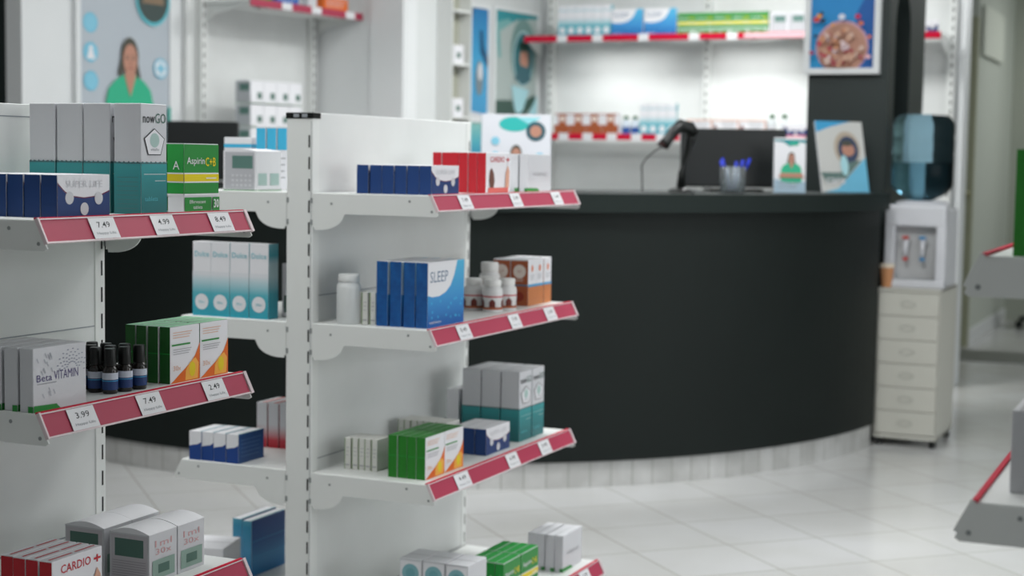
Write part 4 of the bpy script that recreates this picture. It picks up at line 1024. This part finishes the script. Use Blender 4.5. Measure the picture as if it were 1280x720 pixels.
# ---------------------------------------------------------------- office chair in the far room
oc = empty('office_chair', (-1.12, 12.75, 0), -1.9); tag(oc, 'dark office chair in the far room beyond the doorway', 'chair')
CH = M('chair_black', '#1b201f', .5)
for i in range(5):
    a = 2*PI*i/5; MB().tube([(0, 0, .11), (.3*math.cos(a), .3*math.sin(a), .07)], [.03, .018], CH, 8).build('base_arm', oc)
    MB().tube([(.3*math.cos(a)-.015*math.sin(a), .3*math.sin(a)+.015*math.cos(a), .03), (.3*math.cos(a)+.015*math.sin(a), .3*math.sin(a)-.015*math.cos(a), .03)], .03, CH, 12).build('caster', oc)
MB().lathe([(.028, .09), (.028, .42)], CH, n=14).build('column', oc)
MB().box(-.24, .24, -.24, .24, .42, .50, CH, .03, 3).build('seat', oc)
MB().box(-.22, .22, .20, .26, .58, 1.02, CH, .025, 3).build('backrest', oc)
MB().box(-.03, .03, .235, .265, .42, .62, CH, .005).build('back_support', oc)

# ---------------------------------------------------------------- lights
def area(name, loc, size, power, rot=(0, 0, 0), color=(1, 1, 1), sy=None, spread=None):
    l = bpy.data.lights.new(name, 'AREA'); l.energy = power; l.color = color; l.size = size
    if sy: l.shape = 'RECTANGLE'; l.size_y = sy
    if spread: l.spread = spread
    o = bpy.data.objects.new(name, l); COL.objects.link(o); o.location = loc; o.rotation_euler = rot; return o
fix = None
COOL = (.99, 1, .985)
CL = [(-.9, 3.2, 2), (.3, 4.6, 12), (-1.45, 4.75, 38), (-2.7, 4.9, 10), (-3.2, 6.2, 12), (-2.3, 7.6, 50), (-3.4, 3.0, 22), (-2.1, 2.1, 22), (1.8, 2.4, 10), (-.9, 8.9, 7), (-.2, 12.2, 20)]
area('added_side_light', (4.16, 3.5, 1.68), 1.8, 112, (0, PI/2, 0), (.95, .985, 1.0), sy=5.6)  # added lamp outside the unseen opening, lifts the dark shelf interiors
for i, (x, y, p) in enumerate(CL):
    if fix is None:
        fix = empty('ceiling_light', (x, y, 2.8)); MB().box(-.31, .31, -.31, .31, -.03, -.001, WHITE, .004).build('frame', fix)
        MB().box(-.28, .28, -.28, .28, -.034, -.0305, M('diffuser', '#f4f8ff', .5, emit=2.0)).build('diffuser', fix); o = fix
    else: o = dup(fix, (x, y, 2.8))
    tag(o, 'square ceiling light panel above the shop, out of the picture', 'ceiling light', 'ceiling light panels')
    area('ceiling_lamp', (x, y, 2.755), .60, p, color=COOL)
# bay lamps under the upper wall shelves
for x in (-3.30, -2.50):
    pk = MB(); pk.lathe([(.03, 0), (.03, .012)], WHITE, (x, 8.93, 1.906), n=16); po = pk.build('shelf_lamp', BR)
    area('bay_lamp', (x, 8.81, 1.88), .5, .62, (math.radians(38), 0, 0), COOL, sy=.04, spread=math.radians(110))
pk = MB(); pk.lathe([(.03, 0), (.03, .012)], WHITE, (.24, -.72, 1.953), n=16); lbuild(pk, 'shelf_lamp', LB)
v = LW @ Vector((.30, -.55, 1.945)); area('bay_lamp', v, .04, .6, (0, math.radians(-38), -TH), COOL, sy=.5, spread=math.radians(110))

w = bpy.data.worlds.new('world'); bpy.context.scene.world = w; w.use_nodes = True
w.node_tree.nodes['Background'].inputs[0].default_value = (.5, .55, .6, 1); w.node_tree.nodes['Background'].inputs[1].default_value = .05

# ---------------------------------------------------------------- camera
cd = bpy.data.cameras.new('camera'); cam = bpy.data.objects.new('camera', cd); COL.objects.link(cam)
cd.sensor_width = 36; cd.lens = 2019.28*36/1280
cam.matrix_world = Matrix.Translation((0, 0, 1.22)) @ Matrix.Rotation(.4166, 4, 'Z') @ Matrix.Rotation(PI/2-.0795, 4, 'X') @ Matrix.Rotation(.0156, 4, 'Z')
cd.dof.use_dof = True; cd.dof.focus_distance = 2.75; cd.dof.aperture_fstop = 4.2; cd.clip_start = .05
sc = bpy.context.scene; sc.camera = cam
sc.view_settings.view_transform = 'Standard'; sc.view_settings.look = 'None'; sc.view_settings.gamma = 1; sc.view_settings.exposure = 0
sc.view_settings.use_curve_mapping = False
